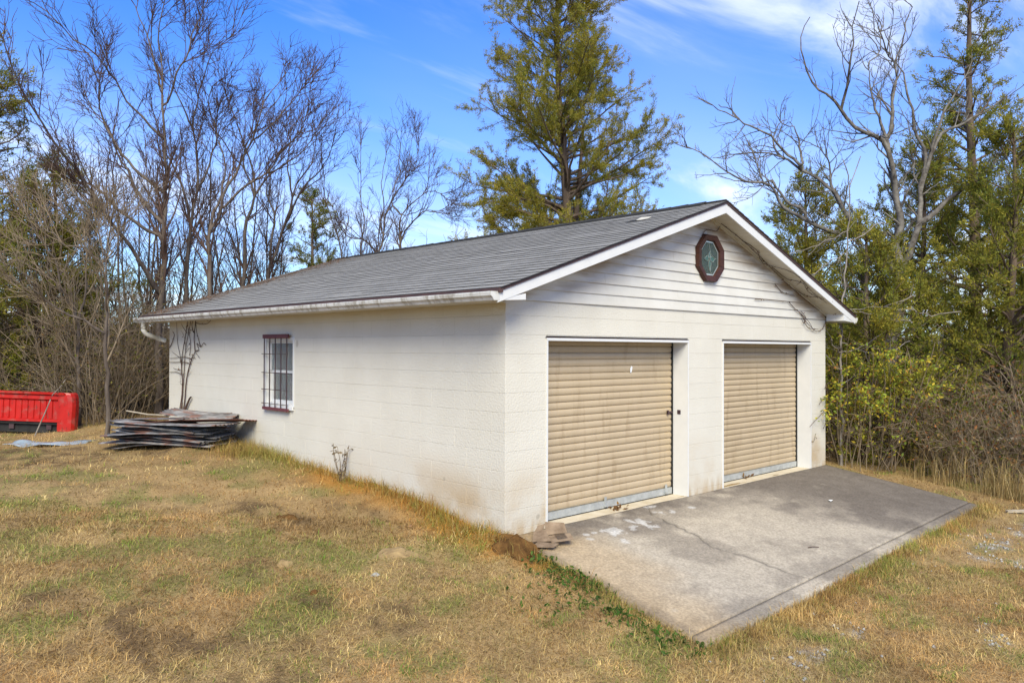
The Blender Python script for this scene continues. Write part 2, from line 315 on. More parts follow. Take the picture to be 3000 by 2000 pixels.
def masks(x, y):
    green = np.clip(blobs(GREEN, x, y, 31)*.9 + .85*sstep(.57, .72, fbm(x*2.6, y*2.6, 41, 4))+.25*sstep(.5, .7, fbm(x*4, y*4, 43, 3)), 0, 1)
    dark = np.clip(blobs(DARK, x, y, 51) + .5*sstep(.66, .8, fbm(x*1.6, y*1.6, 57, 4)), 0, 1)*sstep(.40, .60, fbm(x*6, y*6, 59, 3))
    clay = np.clip(blobs(CLAYS, x, y, 61) + .95*sstep(.80, .10, np.where((y > -.3) & (x < .5), -x, 9)+(fbm(x*3, y*3, 65, 3)-.5)*.4)*sstep(4.6, 3.0, y), 0, 1)
    grav = .75*sstep(.42, .66, fbm(x*9, y*9, 73, 3))*sstep(.58, .74, fbm(x*1.1+5, y*1.6, 71, 4)+.18*sstep(-.5, 1.5, x-.25*y-1.2)*sstep(-2.6, -3.2, y)-.10)*sstep(-2.4, -3.0, y)*sstep(-1.2, .6, x)
    return green, dark, clay, grav
def ground_col(x, y):
    g, d, c, gr = masks(x, y)
    n = fbm(x*2.3, y*2.3, 81, 4)[:, None]; n2 = fbm(x*.7, y*.7, 83, 3)[:, None]
    k = np.array([.39, .27, .13])*(1-n)+np.array([.20, .13, .06])*n
    k = k*(.85+.4*n2)
    k = k*(1-g[:, None]*.5)+np.array([.11, .13, .04])*g[:, None]*.5
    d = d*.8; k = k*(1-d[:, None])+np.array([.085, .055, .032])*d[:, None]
    k = k*(1-c[:, None]*.85)+np.array([.34, .165, .036])*c[:, None]*.85
    k = k*(1-gr[:, None])+np.array([.33, .32, .30])*gr[:, None]
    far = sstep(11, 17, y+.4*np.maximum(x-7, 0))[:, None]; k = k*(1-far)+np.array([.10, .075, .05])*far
    return k
ny, nx = GX.shape; idx = np.arange(ny*nx).reshape(ny, nx)
quads = np.stack([idx[:-1, :-1], idx[:-1, 1:], idx[1:, 1:], idx[1:, :-1]], -1).reshape(-1, 4)
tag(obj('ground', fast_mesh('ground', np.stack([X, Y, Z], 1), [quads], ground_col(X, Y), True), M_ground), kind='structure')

# far wooded rise that closes the view between the trunks
th = np.linspace(0, 2*math.pi, 241); V = []; rad = np.array([170, 200, 240, 300, 420]); hh = np.array([-9, 2.0, 5.5, 8, -12])
for i, r in enumerate(rad):
    zz = hh[i]*(.6+.8*fbm(np.cos(th)*4+9, np.sin(th)*4+9, 91+i, 3)) + (fbm(np.cos(th)*60, np.sin(th)*60, 95, 2)-.5)*2.0*(0 < i < 4)
    V.append(np.stack([np.cos(th)*r, np.sin(th)*r, zz], 1))
V = np.concatenate(V); n = len(th); q = []
for i in range(len(rad)-1):
    a = np.arange(n-1)+i*n; q.append(np.stack([a, a+1, a+n+1, a+n], 1))
tag(obj('hill', fast_mesh('hill', V, [np.concatenate(q)[:, ::-1]], None, True), M_hill), kind='structure')

# ------------------------------------------------------------------ concrete apron: two panels parted by the crack, and the edge strip
CR = [on(1000+a/1.176, 1300+b/1.176, 2, -.2)[:2] for a, b in []]
def slab_pt(u, v):
    z = -.15
    for _ in range(12):
        p = on(u, v, 2, z); z = float(slab_z(p[1]))
    return on(u, v, 2, z)
crack = [slab_pt(1000+a/1.176, 1300+b/1.176) for a, b in ((1062, 238), (1100, 258), (1160, 286), (1230, 320), (1262, 345), (1290, 360), (1340, 374), (1390, 385), (1450, 410), (1530, 440))]
cy = [0.0]+[p[1] for p in crack]+[-2.6]; cx = [crack[0][0]+.25]+[p[0] for p in crack]+[crack[-1][0]+.18]
o_ = np.argsort(cy); cyA = np.array(cy)[o_]; cxA = np.array(cx)[o_]
def crack_x(y): return np.interp(y, cyA, cxA)+(vnoise(np.asarray(y)*14, np.asarray(y)*0, 7)-.5)*.05
def crack_w(y): return .004*sstep(0, -.25, y)*(.4+.9*vnoise(np.asarray(y)*9, 0*np.asarray(y), 3))*sstep(-2.5, -2.1, y)+.0004
def front_y(x): return -2.53+.021*np.asarray(x)
def left_x(y): return .10+.132*np.asarray(y)
def right_x(y): return 7.53+.06*np.asarray(y)
PAINT = [(slab_pt(1580+a/4.704, 1450+b/4.704), r) for a, b, r in ((1050, 500, .14), (1110, 520, .09), (1280, 445, .11), (1400, 360, .10), (1240, 350, .07), (1570, 425, .09), (710, 610, .06), (1170, 630, .08), (1840, 230, .09), (1660, 235, .08), (1530, 160, .09), (650, 545, .04), (750, 518, .04), (1450, 390, .07), (2100, 170, .05))]
def slab_col(x, y):
    t1 = fbm(x*1.2, y*1.6, 101, 5); t2 = fbm(x*4.5, y*4.5, 107, 5); t3 = fbm(x*14, y*14, 109, 3)
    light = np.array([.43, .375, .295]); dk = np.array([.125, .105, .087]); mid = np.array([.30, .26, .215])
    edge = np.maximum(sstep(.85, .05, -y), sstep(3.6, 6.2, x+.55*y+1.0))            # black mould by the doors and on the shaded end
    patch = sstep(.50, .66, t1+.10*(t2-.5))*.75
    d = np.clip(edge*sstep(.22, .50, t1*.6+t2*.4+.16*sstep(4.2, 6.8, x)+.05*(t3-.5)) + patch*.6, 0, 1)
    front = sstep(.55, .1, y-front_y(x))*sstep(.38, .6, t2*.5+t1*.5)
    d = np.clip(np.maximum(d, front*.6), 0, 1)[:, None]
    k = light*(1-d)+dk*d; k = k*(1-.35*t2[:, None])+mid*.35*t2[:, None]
    cl_ = (sstep(1.05, .1, x-left_x(y)+(t1-.5)*.9)*sstep(.30, .55, t2+.25))[:, None]
    k = k*(1-cl_*.5)+np.array([.42, .285, .135])*cl_*.5
    e2 = sstep(.16, .02, x-left_x(y)+(t2-.5)*.12)[:, None]; k = k*(1-.6*e2)+np.array([.17, .13, .09])*.6*e2
    cr = np.exp(-(np.abs(x-crack_x(y))/.035)**2)*sstep(-2.45, -1.9, y)*sstep(-.12, -.4, y); cr = (cr*.55*sstep(.25, .5, t2))[:, None]
    k = k*(1-cr)+np.array([.10, .09, .08])*cr
    for p, r in PAINT:
        mm = (sstep(1.0, .5, np.hypot((x-p[0])/r, (y-p[1])/(r*.75))+(t3-.5)*2.4)*.55)[:, None]; k = k*(1-mm)+np.array([.62, .61, .59])*mm
    t4 = fbm(x*40, y*40, 113, 2)[:, None]; return k*(.78+.30*t3[:, None]+.14*t4)
def panel(xa, xb, ya, yb, nu, nv, name, parent, lift=0.0):
    """grid panel between x=xa(y)..xb(y), y=ya(x)..yb, with skirt"""
    s = np.linspace(0, 1, nu); t = np.linspace(0, 1, nv); SS, TT = np.meshgrid(s, t)
    yy = np.full_like(SS, 0.0); xx = np.zeros_like(SS)
    for _ in range(4):
        y0 = ya(xx); yy = y0+(yb(xx)-y0)*TT; xx = xa(yy)+(xb(yy)-xa(yy))*SS
    zz = slab_z(yy)+lift+(fbm(xx*1.1, yy*1.1, 121, 3)-.5)*.012
    P = np.stack([xx, yy, zz], -1); c = slab_col(xx.ravel(), yy.ravel())
    ix = np.arange(nu*nv).reshape(nv, nu); f = np.stack([ix[:-1, :-1], ix[:-1, 1:], ix[1:, 1:], ix[1:, :-1]], -1).reshape(-1, 4)
    ring = np.concatenate([ix[0, :], ix[1:, -1], ix[-1, -2::-1], ix[-2:0:-1, 0]]); m = len(ring); PV = P.reshape(-1, 3)
    low = PV[ring].copy(); low[:, 2] -= .13; o = len(PV)
    a = np.arange(m); b = (a+1) % m; sk = np.stack([ring[a], o+a, o+b, ring[b]], 1)
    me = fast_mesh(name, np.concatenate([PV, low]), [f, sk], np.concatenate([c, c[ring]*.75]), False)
    return obj(name, me, M_conc, parent)
ap = empty('concrete_apron', 'stained concrete ramp slab before the two garage doors', 'slab', (0, 0, 0)); ap['kind'] = 'structure'
yb0 = lambda x: np.full_like(np.asarray(x, float), -.004)
fy = lambda x: front_y(x)+.17
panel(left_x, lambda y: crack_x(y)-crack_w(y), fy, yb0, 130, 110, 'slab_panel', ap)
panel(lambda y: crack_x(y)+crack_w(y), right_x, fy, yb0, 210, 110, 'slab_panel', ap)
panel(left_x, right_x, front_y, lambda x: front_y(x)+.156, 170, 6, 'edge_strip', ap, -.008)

# ------------------------------------------------------------------ the garage
G = empty('garage', 'white painted block garage with grey shingle gable roof and two tan roll-up doors', 'garage', (0, 0, 0))
TOP = 2.40
DOORS = [(.61, 3.36), (4.215, 6.965)]; DH = 2.005; DY = .245
WY0, WY1, WZ0, WZ1 = 4.40, 5.27, 1.016, 2.032
# cores of the walls (mortar surface); blocks are set on them
core = MB()
core.box(.006, .2, .006, WY0, -.3, TOP).box(.006, .2, WY1, BL, -.3, TOP).box(.006, .2, WY0, WY1, -.3, WZ0).box(.006, .2, WY0, WY1, WZ1, TOP)
side_wall = core.build('side_wall', M_block, G)
core = MB(); xs = [.2]+[q for d in DOORS for q in d]+[BW]
core.box(.006, DOORS[0][0], .006, .2, -.3, DH+.02).box(DOORS[0][1], DOORS[1][0], .006, .2, -.3, DH+.02).box(DOORS[1][1], BW, .006, .2, -.3, DH+.02).box(.006, BW, .006, .2, DH+.02, TOP)
front_wall = core.build('front_wall', M_block, G)
MB().box(BW-.2, BW-.002, .2, BL, -.3, TOP).build('far_wall', M_block, G)
MB().box(.2, BW-.2, BL-.2, BL, -.3, TOP).prism([(0, BL-.12, TOP), (BW, BL-.12, TOP), (BW/2, BL-.12, 3.62)], (0, 0, 0), (0, .1, 0)).build('back_wall', M_block, G)
MB().prism([(.02, .02, TOP+.003), (BW-.02, .02, TOP+.003), (BW/2, .02, 3.62)], (0, 0, 0), (0, .1, 0)).build('gable_sheathing', M_int, G)
MB().box(.2, BW-.2, .3, BL-.2, -.24, -.12).build('garage_floor', M_int, G)
MB().box(.21, BW-.21, .3, BL-.21, TOP-.1, TOP-.05).build('interior_ceiling', M_int, G)
_bm = {}
def block_mesh(L, H):
    k = (round(L, 3), round(H, 3))
    if k not in _bm:
        a, b, c = .0012, .0045, .0055      # end chamfer, bed chamfer, chamfer depth
        v = [(a, 0, b), (L-a, 0, b), (L-a, 0, H-b*.7), (a, 0, H-b*.7), (0, c*.45, .0005), (L, c*.45, .0005), (L, c*.45, H), (0, c*.45, H), (0, .05, .0005), (L, .05, .0005), (L, .05, H), (0, .05, H)]
        v[4] = (0, c*.35, 0.001); v[5] = (L, c*.35, .001)
        f = [(0, 1, 2, 3), (0, 4, 5, 1), (1, 5, 6, 2), (2, 6, 7, 3), (3, 7, 4, 0), (4, 8, 9, 5), (6, 10, 11, 7), (5, 9, 10, 6), (7, 11, 8, 4)]
        _bm[k] = MB().add(v, f).mesh('block')
    return _bm[k]
def intervals(a, b, holes):
    out = [(a, b)]
    for (p, q) in holes:
        nx_ = []
        for (s, e) in out:
            if q <= s or p >= e: nx_.append((s, e)); continue
            if p > s: nx_.append((s, p))
            if q < e: nx_.append((q, e))
        out = nx_
    return [(s, e) for s, e in out if e-s > .03]
BK = 2*C8
for k in range(-1, 12):
    z0 = k*C8; z1 = min(z0+C8, TOP)
    # side wall, along y
    nb = int(BL/BK)+2
    for i in range(nb):
        a = (i-.5*(k % 2))*BK; b = min(a+BK, BL); a = max(a, .0008)
        if b-a < .03: continue
        if z1 < float(np.min(h(np.array([-.02, -.02, -.02]), np.array([a, (a+b)/2, b]))))-.03: continue
        hole = [(WY0, WY1)] if (z0 < WZ1-.01 and z1 > WZ0+.01) else []
        for s, e in intervals(a, b, hole):
            obj('block', block_mesh(e-s, z1-z0), M_block, side_wall, (random.uniform(-.0008, .0008), e, z0), (0, 0, -math.pi/2))
    hole = DOORS if z0 < DH-.05 else []
    for i in range(int(BW/BK)+2):
        a = (i-.5*((k+1) % 2))*BK; b = min(a+BK, BW); a = max(a, .0008)
        if b-a < .03: continue
        for s, e in intervals(a, b, hole):
            obj('block', block_mesh(e-s, z1-z0), M_block, front_wall, (s, random.uniform(-.0008, .0008), z0))

# vinyl siding on the gable
AX, SL = BW/2+.005, .335
zr = lambda x: 3.87-SL*abs(x-AX)                       # roof top surface
EXP = .126
def sid_x(z, lo=True):
    q = (3.745-z)/SL; return (AX-q, AX+q)
seams = {1: 3.1, 2: 1.6, 3: 5.2, 0: 4.6, 5: 3.0, 4: 2.4}
for i in range(11):
    z0 = 2.397+i*EXP; z1 = min(z0+EXP+.012, 3.742)
    if z0 > 3.72: break
    l0, r0 = sid_x(z0); l1, r1 = sid_x(z1); l0 = max(l0, .0); r0 = min(r0, BW); l1 = max(l1, .0); r1 = min(r1, BW)
    parts = [(l0, r0, l1, r1)]
    if i in seams: s = seams[i]; parts = [(l0, s, l1, s), (s, r0, s, r1)]
    for j, (a, b, c, d) in enumerate(parts):
        p = .0015*j
        yo, yi, yt = -.020-p, -.006-p, -.004-p
        m = MB()
        prof = [(yi, z0), (yo, z0+.002), (yo, z0+.014), (yo+.006, z0+.06), (yt-.001, z1)]
        nP = len(prof); vv = []
        for (yy, zz) in prof:
            t = (zz-z0)/(z1-z0); vv += [(a+(c-a)*t, yy, zz), (b+(d-b)*t, yy, zz)]
        m.add(vv, [(2*q, 2*q+1, 2*q+3, 2*q+2) for q in range(nP-1)]+[tuple(2*q for q in range(nP))[::-1], tuple(2*q+1 for q in range(nP))])
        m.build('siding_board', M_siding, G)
# roof
YF, YB = -.33, 9.46; XE = -.385
tl = math.atan(SL); cs, sn = math.cos(tl), math.sin(tl)
def under(x, d): return zr(x)-d
dk = MB()
for sg in (-1, 1):
    xe = AX+sg*(AX-XE); poly = [(AX, 0, under(AX, .012)), (xe, 0, under(xe, .012)), (xe, 0, under(xe, .05)), (AX, 0, under(AX, .05))]
    dk.prism([(p[0], YF+.012, p[2]) for p in poly], (0, 0, 0), (0, YB-YF-.024, 0))
roof = dk.build('roof', M_shedge, G)
_sm = {}
def shingle_mesh(tabs, thick=.010):
    k = tuple(round(q, 3) for q in tabs)
    if k not in _sm:
        m = MB(); Hs = .20
        for a, b in zip(tabs[:-1], tabs[1:]):
            a += .003; b -= .003
            v = [(0, a, .001), (0, b, .001), (0, b, thick), (0, a, thick), (Hs, b, .0005), (Hs, a, .0005)]
            m.cur = 1; m.add(v[:4], [(0, 3, 2, 1)]); m.cur = 0
            m.add(v, [(3, 5, 4, 2)]); m.cur = 1; m.add(v, [(0, 5, 3), (1, 2, 4)])
        m.cur = 0; _sm[k] = m.mesh('shingle')
    return _sm[k]
NC = 30; slope_len = (AX-XE+.02)/cs; EXS = slope_len/NC
for c in range(NC):
    s0 = c*EXS; x = XE-.02+s0*cs; z = zr(XE-.02)+s0*sn
    off = (c % 2)*.5+.17*((c//2) % 2)
    y = YF-.035-off
    while y < YB+.02:
        a = max(y, YF-.035+random.uniform(-.006, .004)); b = min(y+1.0, YB+.02)
        if b-a > .04:
            cut = [a]+[y+q for q in (1/3, 2/3) if a+.02 < y+q < b-.02]+[b]
            tabs = [q-a for q in cut]
            obj('shingle', shingle_mesh(tabs), [M_shingle, M_shedge], roof, (x+random.uniform(-.004, .004), a, z+random.uniform(-.0, .003)), (0, -tl+random.uniform(-.004, .006), random.uniform(-.0025, .0025)))
        y += 1.0
# the far slope, never in view from the yard: plain courses
m = MB()
for c in range(NC):
    s0 = c*EXS; x = 2*AX-(XE-.02)-s0*cs; z = zr(XE-.02)+s0*sn
    m.add([(x, YF-.03, z+.009), (x, YB+.02, z+.009), (x-.2*cs, YB+.02, z+.2*sn), (x-.2*cs, YF-.03, z+.2*sn), (x, YF-.03, z-.004), (x, YB+.02, z-.004)], [(0, 1, 2, 3), (0, 4, 5, 1)])
far_sh = m.build('far_slope_shingles', [M_shingle], roof); far_sh['kind'] = 'stuff'
# ridge vent with cap shingles
m = MB(); yy = -.02; i = 0
while yy < 8.75:
    z = zr(AX)+.022; zo = random.uniform(-.002, .003)
    m.add([(AX-.14, yy, z-.038+zo), (AX-.14, yy+.30, z-.042+zo), (AX, yy+.30, z+.008+zo), (AX, yy, z+.016+zo), (AX+.14, yy, z-.038+zo), (AX+.14, yy+.30, z-.042+zo), (AX-.135, yy, z-.075), (AX-.135, yy+.3, z-.075), (AX+.135, yy, z-.075), (AX+.135, yy+.3, z-.075)],
          [(0, 1, 2, 3), (3, 2, 5, 4), (0, 6, 7, 1), (4, 5, 9, 8), (0, 3, 4, 8, 6)]); yy += .285
m.build('ridge_vent', M_shedge, roof)
# lifted tab near the ridge
lt = on(1300+1050/1.809, 550+175/1.809, 0, 3.05)
MB().add([(0, -.17, .004), (0, .17, .004), (.13, .17, .002), (.13, -.17, .002)], [(0, 1, 2, 3)]).build('bare_underlay', M_shedge, roof, loc=(2.97, float(lt[1])+.05, zr(2.97)+.012), rot=(0, -tl, 0))
MB().box(0, .13, -.16, .0, .002, .006).build('lifted_shingle', M_soffit, roof, loc=(2.99, float(lt[1])+.05, zr(2.99)+.017), rot=(.10, -tl-.10, -.05))
# rake boards, drip edges, soffits
for sg, nm in ((-1, 'l'), (1, 'r')):
    xe = AX+sg*(AX-XE+.03); pts = [(AX, 3.838), (xe, zr(xe)-.032), (xe, zr(xe)-.032-.105), (AX, 3.838-.125)]
    MB().prism([(p[0], YF, p[1]) for p in pts], (0, 0, 0), (0, .02, 0)).build('rake_board', M_trim, roof)
    MB().prism([(p[0], YB-.02, p[1]) for p in pts], (0, 0, 0), (0, .02, 0)).build('rake_board', M_trim, roof)
    pts = [(AX, 3.864), (xe, zr(xe)-.006), (xe, zr(xe)-.034), (AX, 3.836)]
    MB().prism([(p[0], YF-.012, p[1]) for p in pts], (0, 0, 0), (0, .035, 0)).build('drip_edge', M_drip, roof)
    # raked soffit between board and siding, as panels
    npn = 36; x0 = AX+sg*.03; x1 = AX+sg*(BW/2-.03)
    for q in range(npn):
        a = x0+(x1-x0)*q/npn; b = x0+(x1-x0)*(q+1)/npn; g = sg*.004
        zf = lambda x: zr(x)-.135
        MB().add([(a, YF+.02, zf(a)), (b-g, YF+.02, zf(b-g)), (b-g, -.004, zf(b-g)), (a, -.004, zf(a)), (a, YF+.02, zf(a)+.012), (b, YF+.02, zf(b)+.012), (b, -.004, zf(b)+.012), (a, -.004, zf(a)+.012)],
                 [(0, 1, 2, 3) if sg < 0 else (3, 2, 1, 0), (4, 7, 6, 5), (1, 5, 6, 2), (0, 3, 7, 4), (0, 4, 5, 1)]).build('soffit_panel', M_soffit, roof)
    # J channel in the corner of siding and soffit
    MB().prism([(AX, -.03, 3.735), (AX+sg*(BW/2-.02), -.03, zr(AX+sg*(BW/2-.02))-.137), (AX+sg*(BW/2-.02), -.03, zr(AX+sg*(BW/2-.02))-.163), (AX, -.03, 3.709)], (0, 0, 0), (0, .024, 0)).build('corner_channel', M_soffit, roof)
    # boxed eave: return, flat soffit, fascia
    xw = 0 if sg < 0 else BW; xo = AX+sg*(AX-XE)
    zb = 2.355
    xin = -.03 if sg < 0 else BW-.02
    ra = [(xo, zb), (xin, zb+.02), (xin, zr(xin)-.16), (xo, zr(xo)-.11)] if sg < 0 else [(xo, zb), (xin, zb+.02), (xin, zr(xin)-.12), (xo, zr(xo)-.11)]
    MB().prism([(p[0], YF+.004, p[1]) for p in ra], (0, 0, 0), (0, .30, 0)).build('cornice_return', M_trim, roof)
    MB().box(min(xw, xo), max(xw, xo), YF+.31, YB-.03, zb+.004, zb+.016).build('eave_soffit', M_soffit, roof)
    MB().box(xo-.009, xo+.009, YF+.03, YB-.03, zb, zr(xo)-.03).build('fascia_board', M_trim, roof)
    # K gutter
    gp = [(0, 0), (-.075, 0), (-.088, .025), (-.112, .045), (-.118, .078), (-.112, .085), (-.106, .080), (-.104, .05), (-.08, .03), (-.07, .006), (-.006, .006), (-.006, .085), (0, .085)]
    poly = [(xo+sg*.010+(-sg)*0+p[0]*(-sg)*-1*-1 if False else xo+sg*(.010-p[0]*1.0), 0, 2.352+p[1]) for p in gp]
    gut = MB().prism([(p[0], YF+.015, p[2]) for p in poly], (0, 0, 0), (0, YB-YF+.02, 0)).build('gutter', M_gutter, roof)
    ends = [(xo+sg*.010, 2.352), (xo+sg*.085, 2.352), (xo+sg*.10, 2.377), (xo+sg*.124, 2.397), (xo+sg*.13, 2.437), (xo+sg*.010, 2.44)]
    MB().prism([(p[0], YF-.002, p[1]) for p in ends], (0, 0, 0), (0, .013, 0)).build('end_cap', M_gutter, gut)
    MB().prism([(p[0], YB+.036, p[1]) for p in ends], (0, 0, 0), (0, .01, 0)).build('end_cap', M_gutter, gut)
    if sg < 0:   # dark starter strip above the gutter
        MB().box(XE-.035, XE+.02, YF-.02, YB, zr(XE)-.050, zr(XE)-.006).build('starter_edge', M_drip, roof)
# downspout elbow at the back end of the gutter
e0 = Vector((XE-.06, YB-.30, 2.352)); ds = [e0, e0+Vector((0, 0, -.12)), e0+Vector((.03, -.02, -.19)), e0+Vector((.16, -.12, -.25)), e0+Vector((.36, -.26, -.30)), e0+Vector((.43, -.28, -.34)), e0+Vector((.44, -.24, -.5))]
ds = [e0, e0+Vector((0, 0, -.14)), e0+Vector((.05, 0, -.21)), e0+Vector((.18, .02, -.26)), e0+Vector((.41, .03, -.33))]
MB().tube(ds, .042, 8).build('downspout', M_gutter, G, smooth=True)

# doors
def slat_mesh(L, H):
    pr = [(.010, 0), (.002, .004), (-.004, .014), (-.0075, H*.42), (-.0065, H*.66), (-.003, H*.84), (.004, H*.95), (.010, H)]
    v = []
    for (yy, zz) in pr: v += [(0, yy, zz), (L, yy, zz)]
    return MB().add(v, [(2*i, 2*i+1, 2*i+3, 2*i+2) for i in range(len(pr)-1)]).mesh('slat', True)
SH = .0822
for di, (a, b) in enumerate(DOORS):
    d = MB().box(a+.02, b-.02, DY+.03, DY+.045, -.05, DH-.01).build('roll_up_door', M_int, G)
    if di == 0: d['label'] = 'tan corrugated steel roll-up door with worn paint patch'
    L = (b-a)-.075; sm_ = slat_mesh(L, SH); x0 = a+.035
    z = .035; i = 0
    while z < DH-.07:
        obj('slat', sm_, M_door, d, (x0+random.uniform(-.002, .002), DY+random.uniform(-.002, .002), z), (random.uniform(-.008, .008), 0, 0)); z += SH; i += 1
    MB().box(x0, x0+L, DY-.012, DY+.02, DH-.075, DH-.03).build('hood_lip', M_door, d)
    MB().box(x0, x0+L, DY-.020, DY+.018, -.048, .034).build('bottom_bar', M_galv, d)
    MB().box(x0, x0+L, DY-.012, DY+.012, -.062, -.048).build('bottom_seal', M_black, d)
    for gx_ in ((a+.018, a+.036), (b-.040, b-.018)):
        MB().box(gx_[0], gx_[1], DY-.022, DY+.028, -.055, DH-.02).build('guide_rail', M_black, d)
    if di == 0:
        for hx in (.47, .945):
            q = x0+L*hx; MB().box(q-.02, q+.02, DY-.032, DY-.0205, -.04, .085).box(q-.028, q+.028, DY-.05, DY-.033, -.03, -.012).build('lift_handle', M_galv, d)
        q = b-.10; MB().box(q-.05, q+.07, DY-.028, DY-.012, 1.030, 1.052).box(q-.05, q-.03, DY-.035, DY-.012, 1.01, 1.07).build('slide_bolt', M_iron, d)
        q = x0+L*.66; MB().add([(q, DY-.0135, 1.585), (q+.03, DY-.0135, 1.60), (q+.045, DY-.0135, 1.66), (q+.02, DY-.0135, 1.675), (q-.005, DY-.0135, 1.64)], [(0, 1, 2, 3, 4)]).build('bare_metal_patch', M_paper, d)
    # trim
    t = .022
    MB().box(a, a+t, -.014, DY-.03, -.062, DH-.03).build('door_jamb', M_trim, G)
    MB().box(b-t, b, -.014, DY-.026, -.062, DH-.03).build('door_jamb', M_trim, G)
    MB().box(a, b, -.016, DY-.028, DH-.03, DH).build('door_header', M_trim, G)
    MB().box(a-.012, b+.012, -.009, .02, DH+.0005, DH+.008).build('caulk_gap', M_iron, G)
    MB().box(a-.0, b+.0, -.004, DY+.1, -.2, -.0625).build('door_sill', M_sill, G)
q = DOORS[0][1]-.022; MB().box(q-.006, q-.0005, .10, .15, 1.02, 1.075).box(q-.012, q-.006, .115, .135, 1.035, 1.06).build('strike_plate', M_iron, G)

# side window with grille
W = MB().box(.012, .15, WY0+.002, WY0+.04, WZ0+.002, WZ1-.002).box(.012, .15, WY1-.04, WY1-.002, WZ0+.002, WZ1-.002).box(.012, .15, WY0+.04, WY1-.04, WZ1-.045, WZ1-.002).box(.012, .15, WY0+.04, WY1-.04, WZ0+.002, WZ0+.06).build('window', M_trim, G)
MB().box(-.008, .03, WY0-.012, WY0+.022, WZ0-.01, WZ1+.01).box(-.008, .03, WY1-.022, WY1+.012, WZ0-.01, WZ1+.01).box(-.0085, .03, WY0+.022, WY1-.022, WZ1-.035, WZ1+.0101).build('window_trim', M_trim, W)
MB().box(-.03, .09, WY0-.012, WY1+.012, WZ0-.025, WZ0+.025).build('window_sill', M_trim, W)
zm = 1.52
MB().box(.085, .125, WY0+.04, WY0+.085, WZ0+.06, zm).box(.085, .125, WY1-.085, WY1-.04, WZ0+.06, zm).box(.085, .125, WY0+.085, WY1-.085, WZ0+.06, WZ0+.10).box(.08, .125, WY0+.04, WY1-.04, zm, zm+.04).build('sash', M_trim, W)
MB().box(.055, .08, WY0+.04, WY0+.08, zm+.04, WZ1-.045).box(.055, .08, WY1-.08, WY1-.04, zm+.04, WZ1-.045).box(.055, .08, WY0+.08, WY1-.08, WZ1-.075, WZ1-.045).build('sash', M_trim, W)
MB().box(.100, .104, WY0+.085, WY1-.085, WZ0+.10, zm).build('pane', M_glass, W)
MB().box(.066, .070, WY0+.08, WY1-.08, zm+.04, WZ1-.075).build('pane', M_glass, W)
MB().box(.16, .163, WY0+.02, WY1-.02, zm-.02, WZ1).build('insect_screen', M_screen, W)
MB().box(.19, .20, WY0+.02, WY0+.46, WZ0, zm).build('pane_backing', M_maroon, W)  # maroon panel standing in for a reflection in the lower pane
MB().box(.24, .25, WY0+.47, WY1-.02, WZ0, zm).build('pane_backing', M_screen, W)  # dark panel added behind the rest of the lower pane
GR = MB().box(-.062, -.036, 4.475, 5.245, 2.030, 2.09).build('window_grille', M_maroon, G)
MB().box(-.062, -.036, 4.475, 5.245, .968, 1.012).build('bottom_plate', M_maroon, GR)
for i in range(5):
    y = 4.515+i*.1725; MB().box(-.058, -.046, y-.007, y+.007, 1.0125, 2.0295).build('bar', M_iron, GR)
for z in (1.06, 1.27, 1.52, 1.80):
    MB().box(-.0455, -.038, 4.49, 5.30, z-.005, z+.005).box(-.0455, .004, 5.30, 5.31, z-.005, z+.005).build('cross_bar', M_iron, GR)

# octagonal gable window
ocx, ocz, ox, oz = 3.83, 3.135, .325, .325
def octo(rx, rz, y): return [(ocx+rx*math.cos(math.radians(22.5+45*i))/math.cos(math.radians(22.5)), y, ocz+rz*math.sin(math.radians(22.5+45*i))/math.cos(math.radians(22.5))) for i in range(8)]
OW = MB().prism(octo(.25, .26, 0), (0, -.022, 0), (0, -.012, 0)).build('octagon_window', M_int, G)
o0, o1, i0, i1 = octo(.325, .325, -.02), octo(.315, .315, -.075), octo(.235, .245, -.06), octo(.225, .235, -.024)
for i in range(8):
    j = (i+1) % 8
    MB().add([o0[i], o0[j], o1[j], o1[i], i0[i], i0[j], i1[i], i1[j]], [(0, 1, 2, 3), (3, 2, 5, 4), (4, 5, 7, 6), (0, 3, 4, 6), (1, 7, 5, 2)]).build('frame_piece', M_wood, OW)
gi = octo(.222, .232, -.030); MB().add(gi, [tuple(range(8))]).build('pane', M_oct, OW)
bo, bi = octo(.222, .232, -.034), octo(.205, .215, -.034)
MB().add(bo+bi, [(i, (i+1) % 8, 8+(i+1) % 8, 8+i) for i in range(8)]).build('bevel_border', M_came, OW)
def came(p): return [(ocx+a, -.036, ocz+b) for a, b in p]
def arc(cx, cz, rx, rz, a0, a1, n=10): return [(cx+rx*math.cos(math.radians(a0+(a1-a0)*i/n)), cz+rz*math.sin(math.radians(a0+(a1-a0)*i/n))) for i in range(n+1)]
m = MB()
for p in ([(-.02, .20), (.0, .16), (.012, .10), (.028, .05), (.022, .01)], [(.012, .10), (-.02, .06), (-.024, .01)], [(.01, -.18), (-.018, -.12), (-.022, -.06), (-.012, -.03)], [(.01, -.18), (.03, -.10), (.036, -.05), (.02, -.03)], [(.01, -.18), (.04, -.2), (.07, -.21)],
          [(-.025, .015), (-.06, .035), (-.10, .01), (-.13, -.015), (-.10, -.03), (-.055, -.04), (-.02, -.02)], [(.025, .015), (.07, .035), (.11, .02), (.13, -.0), (.10, -.035), (.07, -.05), (.025, -.02)], [(.13, 0), (.17, .01)], arc(0, -.005, .02, .022, 0, 360, 8)):
    m.tube(came(p), .0024, 5)
m.build('lead_came', M_came, OW)
M_teal = mat('teal_glass', (.03, .085, .07), (.04, .11, .09), rough=.2)
m = MB()
